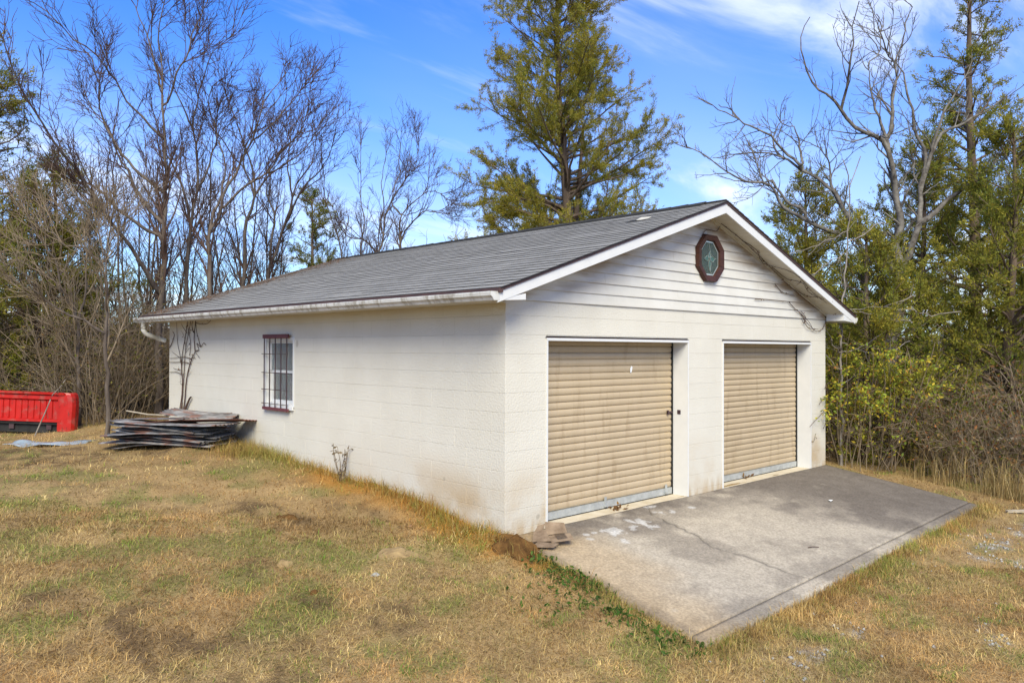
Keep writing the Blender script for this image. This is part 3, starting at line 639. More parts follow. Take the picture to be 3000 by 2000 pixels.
for p in ([(-.025, .015), (-.06, .035), (-.10, .01), (-.13, -.015), (-.10, -.03), (-.055, -.04), (-.02, -.02)], [(.025, .015), (.07, .035), (.11, .02), (.13, -.0), (.10, -.035), (.07, -.05), (.025, -.02)], [(.012, .10), (.028, .05), (.022, .01), (-.024, .01), (-.02, .06)], [(.01, -.18), (.03, -.10), (.036, -.05), (.02, -.03), (-.012, -.03), (-.022, -.06), (-.018, -.12)]):
    m.add([(ocx+a, -.0325, ocz+b) for a, b in p], [tuple(range(len(p)))])
m.build('glass_petal', M_teal, OW)

# ------------------------------------------------------------------ plants: shared builders
def tubes(lines, sides):
    """lines: list of (pts (n,3), radii (n)); returns V, quads"""
    Vs = []; Fs = []; o = 0; groups = {}
    for p, r in lines: groups.setdefault(len(p), []).append((p, r))
    for n, L in groups.items():
        P = np.array([q[0] for q in L], float); R = np.array([q[1] for q in L], float); B = len(L)
        T = np.gradient(P, axis=1); T /= np.linalg.norm(T, axis=2, keepdims=True)+1e-9
        ref = np.zeros((B, 1, 3)); m = P[:, -1]-P[:, 0]; m = m/(np.linalg.norm(m, axis=1, keepdims=True)+1e-9)
        ref[:, 0, 2] = np.abs(m[:, 2]) < .85; ref[:, 0, 0] = np.abs(m[:, 2]) >= .85
        A = np.cross(T, np.broadcast_to(ref, T.shape)); A /= np.linalg.norm(A, axis=2, keepdims=True)+1e-9; Bv = np.cross(T, A)
        ang = np.arange(sides)*2*math.pi/sides
        V = P[:, :, None, :]+R[:, :, None, None]*(np.cos(ang)[None, None, :, None]*A[:, :, None, :]+np.sin(ang)[None, None, :, None]*Bv[:, :, None, :])
        ix = np.arange(B*n*sides).reshape(B, n, sides)+o; nx_ = np.roll(ix, -1, axis=2)
        Fs.append(np.stack([ix[:, :-1], nx_[:, :-1], nx_[:, 1:], ix[:, 1:]], -1).reshape(-1, 4)); Vs.append(V.reshape(-1, 3)); o += B*n*sides
    return np.concatenate(Vs), np.concatenate(Fs)
def joined(groups):
    """groups: list of (lines, sides)"""
    Vs = []; Fs = []; o = 0
    for lines, s in groups:
        if not lines: continue
        V, F = tubes(lines, s); Vs.append(V); Fs.append(F+o); o += len(V)
    return np.concatenate(Vs), np.concatenate(Fs)
def smooth_line(pts, n):
    P = np.asarray(pts, float); k = len(P)
    if k < 3:
        t = np.linspace(0, 1, n)[:, None]; return P[0]*(1-t)+P[-1]*t
    d = np.concatenate([[0], np.cumsum(np.linalg.norm(np.diff(P, axis=0), axis=1))]); t = np.linspace(0, d[-1], n); out = []
    for x in t:
        i = min(max(np.searchsorted(d, x)-1, 0), k-2); f = (x-d[i])/(d[i+1]-d[i]+1e-9)
        p0, p1, p2, p3 = P[max(i-1, 0)], P[i], P[i+1], P[min(i+2, k-1)]
        out.append(.5*((2*p1)+(-p0+p2)*f+(2*p0-5*p1+4*p2-p3)*f*f+(-p0+3*p1-3*p2+p3)*f**3))
    return np.array(out)
def unit(v): return v/(np.linalg.norm(v)+1e-9)
def walk(r, p, d, L, n, wob, up, droop=0):
    pts = [p]; d = unit(d); s = L/(n-1)
    for i in range(n-1):
        d = unit(d+r.normal(0, wob, 3)+np.array([0, 0, up-droop*i/n])); p = p+d*s; pts.append(p)
    return np.array(pts)
def spawn(r, line, rad, lvl, cfg, out, flat=None):
    """grow cfg[lvl] side branches along a branch"""
    if lvl >= len(cfg): return
    c = cfg[lvl]; seg = np.linalg.norm(np.diff(line, axis=0), axis=1); L = seg.sum(); n = len(line)
    k = int(r.poisson(c['n']*L if c.get('perm', True) else c['n']))
    for _ in range(k):
        t = c.get('t0', .15)+(1-c.get('t0', .15))*r.random()**c.get('tp', 1); x = t*(n-1); i = min(int(x), n-2); f = x-i
        p = line[i]*(1-f)+line[i+1]*f; T = unit(line[i+1]-line[i]); rr = rad[i]*(1-f)+rad[i+1]*f
        q = r.normal(0, 1, 3); q = unit(q-T*q.dot(T)+np.array([0, 0, c.get('lift', 0)]))
        a = math.radians(r.normal(c['ang'], c.get('angs', 10))); d = T*math.cos(a)+q*math.sin(a)
        l = (c['len']*(1-c.get('tap', .5)*t))*r.uniform(.55, 1.25)
        ln = walk(r, p, d, l, c['seg'], c.get('wob', .12), c.get('up', .05), c.get('droop', 0))
        r0 = min(rr*c.get('rr', .6), c.get('rmax', 9)); r0 = max(r0, c.get('rmin', .003)); rd = np.linspace(r0, max(r0*.3, c.get('tip', .002)), c['seg'])
        out[lvl].append((ln, rd)); spawn(r, ln, rd, lvl+1, cfg, out)
def leaf_tris(r, P, Dv, n, spread, ln, wd, cols, jit=.5):
    """n thin triangles about every point, leaning along Dv"""
    m = len(P); P = np.repeat(P, n, 0)+r.normal(0, spread, (m*n, 3)); D = np.repeat(Dv, n, 0)+r.normal(0, jit, (m*n, 3)); D /= np.linalg.norm(D, axis=1, keepdims=True)+1e-9
    q = r.normal(0, 1, (m*n, 3)); A = np.cross(D, q); A /= np.linalg.norm(A, axis=1, keepdims=True)+1e-9
    l = r.uniform(ln[0], ln[1], (m*n, 1)); w_ = r.uniform(wd[0], wd[1], (m*n, 1))
    V = np.stack([P-A*w_*.5, P+A*w_*.5, P+D*l], 1).reshape(-1, 3); F = np.arange(m*n*3).reshape(-1, 3)
    c = np.repeat(np.repeat(cols, n, 0)*r.uniform(.75, 1.25, (m*n, 1)), 3, 0)
    return V, F, c
def leaf_quads(r, P, size, cols, nup=None):
    m = len(P); D = r.normal(0, 1, (m, 3)); D[:, 2] -= .2; D /= np.linalg.norm(D, axis=1, keepdims=True); q = r.normal(0, 1, (m, 3)); A = np.cross(D, q); A /= np.linalg.norm(A, axis=1, keepdims=True)
    B = np.cross(D, A); l = r.uniform(size[0], size[1], (m, 1)); w_ = l*r.uniform(.35, .55, (m, 1))
    V = np.stack([P, P+D*l*.5+A*w_*.5+B*l*.08, P+D*l, P+D*l*.5-A*w_*.5+B*l*.08], 1).reshape(-1, 3)
    return V, np.arange(m*4).reshape(-1, 4), np.repeat(cols, 4, 0)
def sample_lines(r, lines, per_m, t0=.2):
    P = []; D = []
    for ln, rd in lines:
        L = np.linalg.norm(np.diff(ln, axis=0), axis=1).sum(); k = max(1, int(r.poisson(per_m*L)))
        for _ in range(k):
            x = (t0+(1-t0)*r.random())*(len(ln)-1); i = min(int(x), len(ln)-2); f = x-i; P.append(ln[i]*(1-f)+ln[i+1]*f); D.append(unit(ln[i+1]-ln[i]))
    return np.array(P), np.array(D)
def palette(r, n, cs, ws):
    k = r.choice(len(cs), n, p=np.array(ws)/sum(ws)); return np.array(cs)[k]

# --- cedars -------------------------------------------------------------
CED = [(.25, .25, .035), (.36, .29, .035), (.15, .19, .035), (.44, .33, .05), (.09, .125, .03)]
def cedar(name, label, base, H, Rw, seed, nl, low=.12, dens=1.0, lean=(0, 0), ws=(4, 3, 3, 1.2, 1.5), trunk_r=.2, sparse=.75, prof=None, lsz=(.035, .10), group='cedar trees around the garage', fork=False, ln_=5, wl=(.011, .030)):
    r = np.random.default_rng(seed); root = empty(name, label, 'tree', tuple(base), 0, group)
    tr = smooth_line([(0, 0, -.3), (r.normal(0, .1)+lean[0]*.3, r.normal(0, .1)+lean[1]*.3, H*.35), (lean[0]*.6+r.normal(0, .12), lean[1]*.6, H*.7), (lean[0], lean[1], H)], 14); trd = np.linspace(trunk_r, .02, 14)
    tl_ = [(tr, trd)]
    if fork:
        f2 = smooth_line([tr[3], tr[3]+np.array([.35, .0, H*.15]), tr[3]+np.array([.55, -.2, H*.42])], 8); tl_.append((f2, np.linspace(trunk_r*.6, .03, 8)))
    limbs = []; sub = []; tw = []
    prof = prof or (lambda t: (1-t)**.75*(.55+.45*min(1, t*4)))
    for i in range(nl):
        t = low+(1-low)*((i+r.random())/nl)**1.0; x = t*13; k = min(int(x), 12); p = tr[k]*(1-(x-k))+tr[k+1]*(x-k); rr = trd[k]
        az = r.uniform(0, 2*math.pi); L = Rw*prof(t)*r.uniform(.55, 1.18)+.25
        el = math.radians(r.normal(6+34*t, 11)); d = np.array([math.cos(az)*math.cos(el), math.sin(az)*math.cos(el), math.sin(el)])
        ln = walk(r, p, d, L, 7, .11, .045); rd = np.linspace(max(rr*.38, .015), .006, 7); limbs.append((ln, rd))
        for _ in range(int(r.poisson(5.0*L*sparse)+3)):
            u = .22+.78*r.random()**.8; q = u*6; a = min(int(q), 5); sp = ln[a]*(1-(q-a))+ln[a+1]*(q-a); T = unit(ln[a+1]-ln[a]); pr = r.normal(0, 1, 3); pr = unit(pr-T*pr.dot(T)); pr[2] += .25
            sd_ = unit(T*.75+pr*.8); l2 = (.35+.32*L*(1-.55*u))*r.uniform(.5, 1.2); s2 = walk(r, sp, sd_, l2, 5, .16, .05); sub.append((s2, np.linspace(.010, .004, 5)))
    o3 = [[]]
    for ln, rd in sub: spawn(r, ln, rd, 0, [dict(n=5.0, ang=42, len=.26, seg=3, wob=.15, up=.05, rmin=.003, tip=.002, tap=.3)], o3)
    tw = o3[0]
    V, F = joined([(tl_, 8)]); obj('trunk', fast_mesh('trunk', V, [F], None, True), M_cbark, root)
    V, F = joined([(limbs, 5), (sub, 3)]); obj('limbs', fast_mesh('limbs', V, [F], None, True), M_cbark, root)
    P, D = sample_lines(r, tw+sub, 20*dens, .12)
    # colour goes by spray, so that a bough reads as a clump of its own
    cn = vnoise(P[:, 0]*1.6+seed, P[:, 2]*1.6+P[:, 1]*1.1, seed)[:, None]; cp = palette(r, len(P), CED, ws); c = cp*.55+.45*(np.array(CED[1])*cn+np.array(CED[2])*(1-cn))
    V, F, cc = leaf_tris(r, P, D*.8+np.array([0, 0, .15]), ln_, .034, lsz, wl, c, .55)
    obj('crown', fast_mesh('crown', V, [F], cc), M_leaf, root)
    return root
def gpos(u, D, dz=0.0):
    p = CAM+(FWD+RT*(u*S-1500)/FPX)*D; return (p[0], p[1], float(h(p[0], p[1]))+dz)
cedar('cedar_tree', 'tall open olive green cedar rising right behind the garage ridge', gpos(1278, 22), 12.6, 2.75, 3, 170, low=.12, dens=1.15, trunk_r=.22, ws=(4, 5, 1.5, 3.0, .8), fork=True, prof=lambda t: 1.3*(1-t)**.40, lsz=(.03, .085), ln_=8, wl=(.009, .022))
cedar('cedar_tree', 'tall ragged cedar spire standing behind the dead tree', gpos(2232, 19.5), 11.8, 2.7, 8, 86, low=.08, dens=.9, trunk_r=.2, ws=(3, 3, 4, 1, 2), prof=lambda t: (1-t)**.85*(.9))
cedar('cedar_tree', 'broad dense cedar filling the gap under the dead tree limbs', gpos(2120, 17.5), 6.2, 2.7, 12, 84, low=.04, dens=1.0, trunk_r=.14, ws=(4, 3, 3, .8, 2))
cedar('cedar_tree', 'bushy yellow-green cedar growing close to the garage far corner', gpos(1850, 19.0), 5.6, 2.4, 15, 72, low=.03, dens=1.0, trunk_r=.13, ws=(4, 4, 2, 1.2, 1.5))
cedar('cedar_tree', 'dark bushy cedar hanging over the tall dry grass', gpos(2330, 15.5), 6.4, 2.6, 19, 84, low=.05, dens=1.0, trunk_r=.15, ws=(4, 3, 3, .8, 2))
cedar('cedar_tree', 'low cedar behind the yellowing honeysuckle bush', gpos(1990, 14.6), 4.0, 1.9, 23, 60, low=.03, dens=1.0, trunk_r=.1, ws=(4, 3, 3, .7, 2))
cedar('cedar_tree', 'wide cedar behind the tallest one among the dead limbs', gpos(2420, 21), 8.5, 3.2, 27, 84, low=.04, dens=.9, trunk_r=.18, ws=(3, 3, 4, .8, 2))
cedar('cedar_tree', 'bright green cedar among bare trunks beyond the truck bed', gpos(120, 17.8), 5.4, 2.0, 31, 72, low=.1, dens=1.0, trunk_r=.14, ws=(4, 4, 3, .7, 1.5))
cedar('cedar_tree', 'dark cedar with long drooping boughs beyond the red truck bed', gpos(-70, 16.5), 8.4, 2.2, 35, 72, low=.1, dens=.9, trunk_r=.18, ws=(3, 3, 4, .6, 2))
cedar('cedar_tree', 'small dark cedar showing over the leaf-strewn roof corner', gpos(715, 25), 6.3, 1.4, 39, 56, low=.1, dens=1.0, trunk_r=.12, ws=(2, 1, 5, .2, 3))
cedar('cedar_tree', 'low dense cedar in shade between the bare trees and truck bed', gpos(60, 21), 4.6, 2.3, 43, 56, low=.04, dens=.9, trunk_r=.12, ws=(3, 3, 4, .6, 2))

# --- bare trees ----------------------------------------------------------
CFG = [dict(n=3.4, ang=30, len=1.75, seg=8, wob=.09, up=.12, rr=.55, t0=.28, tap=.55, rmax=.026, rmin=.009),
       dict(n=5.6, ang=34, len=.72, seg=6, wob=.13, up=.07, rr=.6, t0=.15, tap=.45, rmin=.007, tip=.003),
       dict(n=6.4, ang=40, len=.33, seg=4, wob=.16, up=.05, rr=.6, t0=.15, tap=.3, rmin=.0045, tip=.0026)]
def bare_tree(name, label, stems, D, seed, cfg=CFG, r0=.12, group='leafless trees behind the garage', base=None, mats=None, scale=1568/1000, ox=0, oy=0, dz=1.0, thick=None, crook=.10):
    """stems: polylines laid out in the view plane through depth D, spread in depth"""
    r = np.random.default_rng(seed); lines = []; out = [[] for _ in cfg]
    foot = None
    for si, st in enumerate(stems):
        pts = []; off = 0.0; k = thick[si] if thick else (1.0 if si == 0 else .55)
        slope = r.normal(0, .32)*dz if si else r.normal(0, .05)
        for j, (a, b) in enumerate(st):
            p = at(ox+a/scale, oy+b/scale, D)
            if j: off += slope*math.hypot(st[j][0]-st[j-1][0], st[j][1]-st[j-1][1])/scale/FPX*D
            p = p+FWD*off; pts.append(p)
        if si == 0:
            foot = pts[0].copy(); g = float(h(foot[0], foot[1])); pts = [np.array([foot[0], foot[1], g-.2])]+pts; foot = np.array([foot[0], foot[1], g])
        else:      # start on the nearest point of an earlier stem
            allp = np.concatenate([l for l, _ in lines]); uv = np.linalg.norm(allp-pts[0], axis=1); i = int(uv.argmin())
            if uv[i] < 1.2: sh = allp[i]-pts[0]; pts = [q+sh for q in pts]
            allr = np.concatenate([q for _, q in lines]); k = min(k, allr[i]/r0*1.0+.05) if uv[i] < 1.2 else k
        n = max(8, int(len(pts)*3)); ln = smooth_line(pts, n); ln[1:-1] += r.normal(0, .014, (n-2, 3)); ln[1:] += np.stack([vnoise(np.arange(1, n)*.42+si*7.3, np.full(n-1, q*3.1), seed)-.5 for q in range(3)], 1)*crook; rd = .008+(r0*.82*k-.008)*np.linspace(1, 0, n)**1.3; rd = rd*(.88+.24*vnoise(np.arange(n)*.9, np.full(n, si*3.7), seed)); lines.append((ln, rd))
    for ln, rd in lines: spawn(r, ln, rd, 0, cfg, out)
    root = empty(name, label, 'tree', tuple(foot), 0, group)
    mats = mats or (M_bark, M_twig)
    V, F = joined([(lines, 7)]); obj('trunk', fast_mesh('trunk', V-foot, [F], None, True), mats[0], root)
    V, F = joined([(out[0], 5)]+[(o, 3) for o in out[1:]]); obj('branches', fast_mesh('branches', V-foot, [F], None, True), mats[1], root)
    return root
bare_tree('bare_tree', 'tallest leafless tree, its straight leader topping the thicket', [
    [(735, 1560), (738, 1400), (768, 1150), (775, 900), (770, 600), (757, 350), (755, 200), (792, -20)],
    [(722, 1310), (640, 1100), (590, 960), (500, 770), (440, 560), (430, 380), (420, 280)],
    [(600, 1000), (480, 880), (400, 760), (330, 650), (250, 520), (170, 430), (105, 330)],
    [(770, 640), (690, 560), (610, 420), (560, 330), (430, 210), (385, 185)],
    [(765, 480), (850, 320), (910, 190), (960, 80), (1005, 0)],
    [(765, 420), (720, 250), (690, 120), (635, 5)],
    [(790, 900), (650, 780), (560, 650), (510, 480), (520, 400), (470, 300), (340, 270)],
    [(640, 1120), (480, 1010), (380, 900), (260, 860), (150, 760)]], 17.0, 101, r0=.115)
bare_tree('bare_tree', 'slim leafless tree rising beside the tallest leader', [
    [(850, 1500), (855, 1300), (872, 1000), (880, 800), (868, 550), (885, 400), (920, 300), (960, 200), (1050, 130)],
    [(880, 820), (960, 620), (930, 420), (980, 330), (1060, 360)], [(870, 1000), (790, 800), (690, 620), (640, 500), (600, 380)], [(880, 560), (830, 420), (800, 260)]], 18.0, 103, r0=.09)
bare_tree('bare_tree', 'forked leafless tree reaching over the back eave', [
    [(950, 1480), (955, 1250), (965, 1060), (1010, 930), (1080, 800), (1150, 640), (1210, 470), (1250, 400), (1310, 315)],
    [(965, 1060), (1000, 880), (1000, 720), (930, 560), (940, 420)], [(1010, 940), (1200, 800), (1310, 690), (1400, 600), (1430, 480)], [(1150, 650), (1290, 480), (1380, 320)]], 17.4, 107, r0=.115)
bare_tree('bare_tree', 'leafless tree with dense crown above the roof corner', [
    [(1118, 1450), (1120, 1250), (1128, 1050), (1162, 900), (1140, 750), (1100, 620), (1060, 500), (1005, 400)],
    [(1160, 900), (1110, 720), (1160, 560), (1250, 440), (1290, 380)], [(1165, 930), (1250, 820), (1400, 700), (1500, 560)], [(1130, 800), (1010, 640), (950, 500)]], 19.5, 109, r0=.115)
bare_tree('bare_tree', 'spreading leafless tree behind the small dark cedar', [
    [(1220, 1420), (1235, 1200), (1310, 980), (1340, 850), (1420, 720), (1450, 600), (1530, 520)],
    [(1310, 980), (1400, 850), (1500, 760), (1570, 640)], [(1330, 880), (1300, 740), (1330, 580), (1400, 450)], [(1240, 1200), (1260, 1000), (1230, 850), (1270, 700)]], 20.5, 113, r0=.105)
bare_tree('bare_tree', 'crooked brown leafless tree low against sky beyond ridge', [
    [(720, 1600), (735, 1340), (760, 1250), (800, 1010), (880, 800), (930, 700), (1050, 540), (1200, 420)],
    [(735, 1330), (620, 1200), (480, 1180), (380, 1080), (300, 960), (210, 880)], [(760, 1220), (730, 1080), (760, 900), (720, 700), (760, 470), (770, 280)], [(800, 1010), (880, 900), (1000, 1000), (1150, 950), (1400, 960)],
    [(930, 700), (1000, 560), (1040, 380), (1055, 200)], [(1050, 540), (1110, 420), (1110, 180)]], 27, 117, r0=.12, scale=2091/600, ox=900, oy=350)
bare_tree('bare_tree', 'twin-stemmed reddish leafless tree against sky beside the big cedar', [
    [(955, 1600), (960, 1310), (945, 1130), (960, 1010), (1090, 860), (1160, 800), (1230, 700), (1260, 400)],
    [(965, 1300), (1040, 1180), (1150, 1080), (1260, 1010), (1400, 1040), (1560, 1090)], [(960, 1010), (870, 900), (900, 700), (940, 400), (940, 200)], [(1160, 800), (1250, 760), (1400, 850), (1540, 940)]], 26, 119, r0=.12, scale=2091/600, ox=900, oy=350)
bare_tree('bare_tree', 'thin upright leafless tree, sparse, before the crooked brown one', [
    [(380, 1650), (370, 1420), (290, 1130), (230, 950), (180, 720), (140, 520)], [(300, 1180), (400, 1000), (370, 880)]], 24, 123, r0=.075, scale=2091/600, ox=900, oy=350)
bare_tree('bare_tree', 'thin whip-like leafless tree alone against the sky over the roof', [[(540, 1650), (545, 1400), (590, 1060), (545, 850), (550, 600), (545, 200)]], 25, 124, r0=.06, scale=2091/600, ox=900, oy=350)
bare_tree('bare_tree', 'straight grey sapling standing at the thicket edge by the scrap sheets', [
    [(560, 1530), (567, 1300), (560, 1050), (575, 880), (575, 700), (560, 560), (555, 400)], [(575, 690), (500, 640), (380, 580), (280, 560), (150, 480), (20, 420)], [(575, 700), (640, 620), (650, 480)], [(560, 980), (470, 900), (380, 840), (300, 760)]], 13.6, 127, r0=.062, scale=1220/700, ox=0, oy=400, mats=(M_bark, M_brush))
bare_tree('bare_tree', 'leaning leafless tree with long pale boughs over the truck bed', [
    [(400, 1520), (395, 1150), (400, 950), (360, 850), (290, 760), (200, 680), (90, 640), (0, 645)], [(395, 930), (310, 700), (260, 560), (180, 420), (100, 330), (20, 290)], [(400, 980), (440, 800), (430, 650), (480, 450)], [(290, 700), (330, 560), (330, 420), (390, 260)]], 15.2, 131, r0=.07, scale=1220/700, ox=0, oy=400, mats=(M_bark, M_brush))
bare_tree('bare_tree', 'slender leafless tree hidden deep in the thicket', [
    [(180, 1500), (190, 1200), (220, 900), (200, 640), (170, 400)], [(215, 920), (290, 760), (300, 560), (360, 330)], [(200, 800), (110, 650), (60, 420)]], 17.2, 137, r0=.07, scale=1220/700, ox=0, oy=400)
# --- dead tree with lichened limbs, right of the garage -------------------
DCFG = [dict(n=3.0, ang=42, len=1.05, seg=7, wob=.17, up=.07, rr=.45, t0=.2, tap=.4, rmax=.035, rmin=.012), dict(n=4.2, ang=42, len=.5, seg=5, wob=.18, up=.10, rr=.6, rmin=.006, tip=.003), dict(n=5.0, ang=42, len=.25, seg=4, wob=.18, up=.1, rr=.6, rmin=.0045, tip=.0025)]
bare_tree('dead_tree', 'gnarled dead tree, lichened limbs, broken tips, clear of the garage gable', [
    [(1128, 1560), (1125, 1420), (1135, 1250), (1130, 1100), (1120, 1000), (1085, 800), (1050, 690), (900, 600), (830, 520), (740, 470), (690, 390), (665, 300), (650, 230), (690, 140)],
    [(1110, 1280), (1000, 1080), (900, 980), (850, 880), (740, 770), (640, 720), (540, 665), (430, 665), (312, 680)],
    [(740, 770), (600, 620), (510, 575), (420, 550), (330, 520), (243, 462)],
    [(1140, 1240), (1200, 1040), (1240, 880), (1290, 680), (1340, 540), (1420, 400), (1480, 290), (1500, 230)],
    [(1240, 880), (1265, 700), (1230, 550), (1210, 440), (1190, 350), (1140, 240), (1035, 110)],
    [(1205, 1040), (1350, 920), (1480, 820), (1560, 740), (1620, 660), (1740, 480)],
    [(1290, 690), (1400, 560), (1520, 510), (1600, 460), (1740, 385)],
    [(1110, 1290), (990, 1140), (880, 1120), (740, 1090), (600, 1030), (480, 920), (370, 900), (270, 860), (200, 810), (115, 775)],
    [(1055, 690), (1000, 560), (975, 500), (950, 330)], [(1055, 690), (1060, 600), (1075, 440), (1095, 310), (1110, 200), (1138, 90)], [(1095, 310), (1040, 240), (975, 170)],
    [(1060, 650), (1120, 580), (1150, 480), (1145, 380)], [(830, 520), (825, 300), (800, 135)], [(830, 290), (880, 220), (908, 55)], [(890, 970), (840, 860), (820, 730), (785, 670)], [(690, 940), (640, 880), (540, 790), (480, 770), (430, 600)], [(720, 740), (720, 640), (680, 560), (640, 530)], [(410, 555), (330, 480)], [(540, 790), (520, 700), (600, 580)]],
    16.5, 151, cfg=DCFG, mats=(M_dbark, M_dbark), crook=.13, r0=.20, ox=1900, oy=0, dz=1.0, group='leafless trees beyond the garage', thick=[1, .72, .4, .62, .4, .38, .34, .5, .3, .32, .2, .25, .2, .2, .3, .25, .25, .15, .2])
bare_tree('sapling', 'thin pale barked sapling close against the garage eave', [
    [(690, 1560), (690, 1300), (700, 1000), (735, 700), (745, 480), (765, 240), (775, 100), (820, -20), (850, -120)], [(775, 140), (740, 60), (700, -60)], [(705, 1030), (850, 1020), (1000, 1010), (1150, 975), (1280, 930)], [(1000, 1012), (1200, 1040), (1400, 1075), (1600, 1045)], [(735, 640), (620, 700), (480, 810)], [(740, 560), (880, 490), (1000, 400), (1130, 390)],
    [(700, 1100), (850, 1120), (960, 1130), (1050, 1180), (1230, 1200)], [(690, 1380), (800, 1360), (900, 1300), (1100, 1180)], [(690, 1380), (620, 1340), (575, 1290)], [(745, 500), (640, 560), (360, 660)], [(690, 1330), (860, 1400), (1050, 1420), (1300, 1320)]],
    13.6, 157, cfg=[dict(n=1.2, ang=45, len=.5, seg=5, wob=.16, up=.03, rr=.5, rmin=.005, tip=.003), dict(n=2.2, ang=45, len=.25, seg=4, wob=.16, up=.03, rmin=.004, tip=.0025)], crook=.04, r0=.036, scale=2091/800, ox=2200, oy=500, mats=(M_pale, M_pale), group='leafless trees beyond the garage', thick=[1]+[.33]*10, dz=.8)

# --- thicket shrubs --------------------------------------------------------
def shrub(name, label, group, seed, H=2.6, R=1.1, stems=26, leafc=None, leafn=0, mt=None, leafs=(.04, .08), arch=.10, twn=6.0, wob=.09):
    r = np.random.default_rng(seed); L = []; out = [[], []]
    for _ in range(stems):
        a = r.uniform(0, 6.283); q = R*.45*math.sqrt(r.random()); el = r.normal(1.25, .22); d = np.array([math.cos(a)*math.cos(el), math.sin(a)*math.cos(el), math.sin(el)])
        l = H*r.uniform(.55, 1.15); ln = walk(r, np.array([q*math.cos(a), q*math.sin(a), -.1]), d, l, 9, wob, .02, arch); rd = np.linspace(r.uniform(.008, .018), .004, 9); L.append((ln, rd))
        spawn(r, ln, rd, 0, [dict(n=twn*.55, ang=48, len=.75, seg=6, wob=.14, up=.02, rr=.6, rmin=.005, tip=.003), dict(n=4.5, ang=48, len=.32, seg=4, wob=.17, up=0, rmin=.0042, tip=.0026)], out)
    root = empty(name, label, 'shrub', (0, 0, 0), 0, group)
    V, F = joined([(L, 5), (out[0], 3), (out[1], 3)]); obj('stems', fast_mesh('stems', V, [F], None, True), mt or M_brush, root)
    if leafn:
        P, D = sample_lines(r, out[0]+out[1], leafn, .2); V, F, c = leaf_quads(r, P, leafs, palette(r, len(P), *leafc)*r.uniform(.7, 1.3, (len(P), 1)))
        obj('leaves', fast_mesh('leaves', V, [F], c), M_leaf, root)
    return root
LF1 = ([(.20, .17, .035), (.14, .15, .03), (.24, .16, .06), (.18, .11, .05)], [2, 2, 2, 1.5])
LF2 = ([(.26, .13, .05), (.17, .17, .035), (.28, .19, .08), (.36, .14, .045), (.12, .13, .03)], [1.5, 2.5, 2, 1, 2])
lab_l = 'tangled leafless brush with a few yellow leaves, thicket beyond the scrap sheets'; grp_l = 'brush in the thicket beyond the yard'
pl_ = [shrub('brush_shrub', lab_l, grp_l, 201, 2.7, 1.5, 30, LF1, .45), shrub('brush_shrub', lab_l, grp_l, 202, 2.3, 1.4, 28, LF1, .7), shrub('brush_shrub', lab_l, grp_l, 203, 3.1, 1.3, 26, LF1, .3)]
used = [0, 0, 0]
def place(protos, used, i, loc, rz, s):
    if not used[i]:
        o = protos[i]; o.location = loc; o.rotation_euler = (0, 0, rz); o.scale = (s, s, s); used[i] = 1
    else: dup(protos[i], loc, rz, s)
spots_l = [(20, 17.2), (110, 16.8), (190, 16.4), (215, 15.6), (270, 15.9), (345, 17.4), (60, 17.9), (150, 17.6), (230, 16.8), (300, 17.3), (360, 18.2), (-40, 17.5), (400, 19.5), (20, 18.6), (110, 19.0), (200, 19.3), (280, 19.8), (340, 21), (-60, 18.8), (440, 20.5), (250, 22), (150, 22.5), (50, 22), (370, 23.5), (520, 22), (620, 23), (0, 20.5), (80, 20), (170, 20.8), (255, 18), (320, 18.8), (390, 21.5), (300, 24), (210, 24.5), (100, 24.5), (10, 24), (430, 24.5), (330, 26), (230, 26.5), (130, 26.5), (40, 26), (500, 26)]
for k, (u, D) in enumerate(spots_l):
    place(pl_, used, k % 3, gpos(u, D), k*1.7, .82+.3*((k*37) % 10)/10 if u < 400 else .95)
# slender trees that crowd the thicket
r = np.random.default_rng(207); prot = []
lab_s = 'slender many-stemmed leafless tree crowded in the thicket behind the garage'; grp_s = 'slender leafless trees in the thicket'
for sd_ in (1, 2):
    L = []; out = [[], [], []]
    for _ in range(4):
        a = r.uniform(0, 6.28); ln = walk(r, np.array([.12*math.cos(a), .12*math.sin(a), -.2]), np.array([.16*math.cos(a), .16*math.sin(a), 1]), r.uniform(4.5, 6.8), 12, .055, .05); rd = np.linspace(.042, .008, 12); L.append((ln, rd))
        spawn(r, ln, rd, 0, [dict(n=2.6, ang=32, len=1.5, seg=7, wob=.1, up=.1, rr=.5, t0=.2, rmin=.008, rmax=.018, tip=.004), dict(n=4.0, ang=36, len=.65, seg=5, wob=.13, up=.06, rr=.6, rmin=.006, tip=.003), dict(n=4.5, ang=40, len=.3, seg=4, wob=.15, up=.05, rmin=.0045, tip=.0026)], out)
    t_ = empty('bare_tree', lab_s, 'tree', (0, 0, 0), 0, grp_s)
    V, F = joined([(L, 6)]); obj('trunk', fast_mesh('trunk', V, [F], None, True), M_bark, t_); V, F = joined([(out[0], 4), (out[1], 3), (out[2], 3)]); obj('branches', fast_mesh('branches', V, [F], None, True), M_twig, t_); prot.append(t_)
us = [0, 0]
for k, (u, D, s_) in enumerate([(300, 18.5, 1.0), (215, 19.5, .95), (120, 20.5, 1.0), (30, 19.5, .9), (400, 20.5, 1.05), (470, 22, 1.1), (560, 21.5, 1.1), (640, 24, 1.05), (360, 23.5, 1.2), (250, 23, 1.1), (760, 27, .9), (950, 28, .9)]):
    place(prot, us, k % 2, gpos(u, D), k*1.3, s_)
lab_r = 'brown bramble tangle with rusty leaves, beneath cedars past the apron'; grp_r = 'brambles under the cedars past the apron'
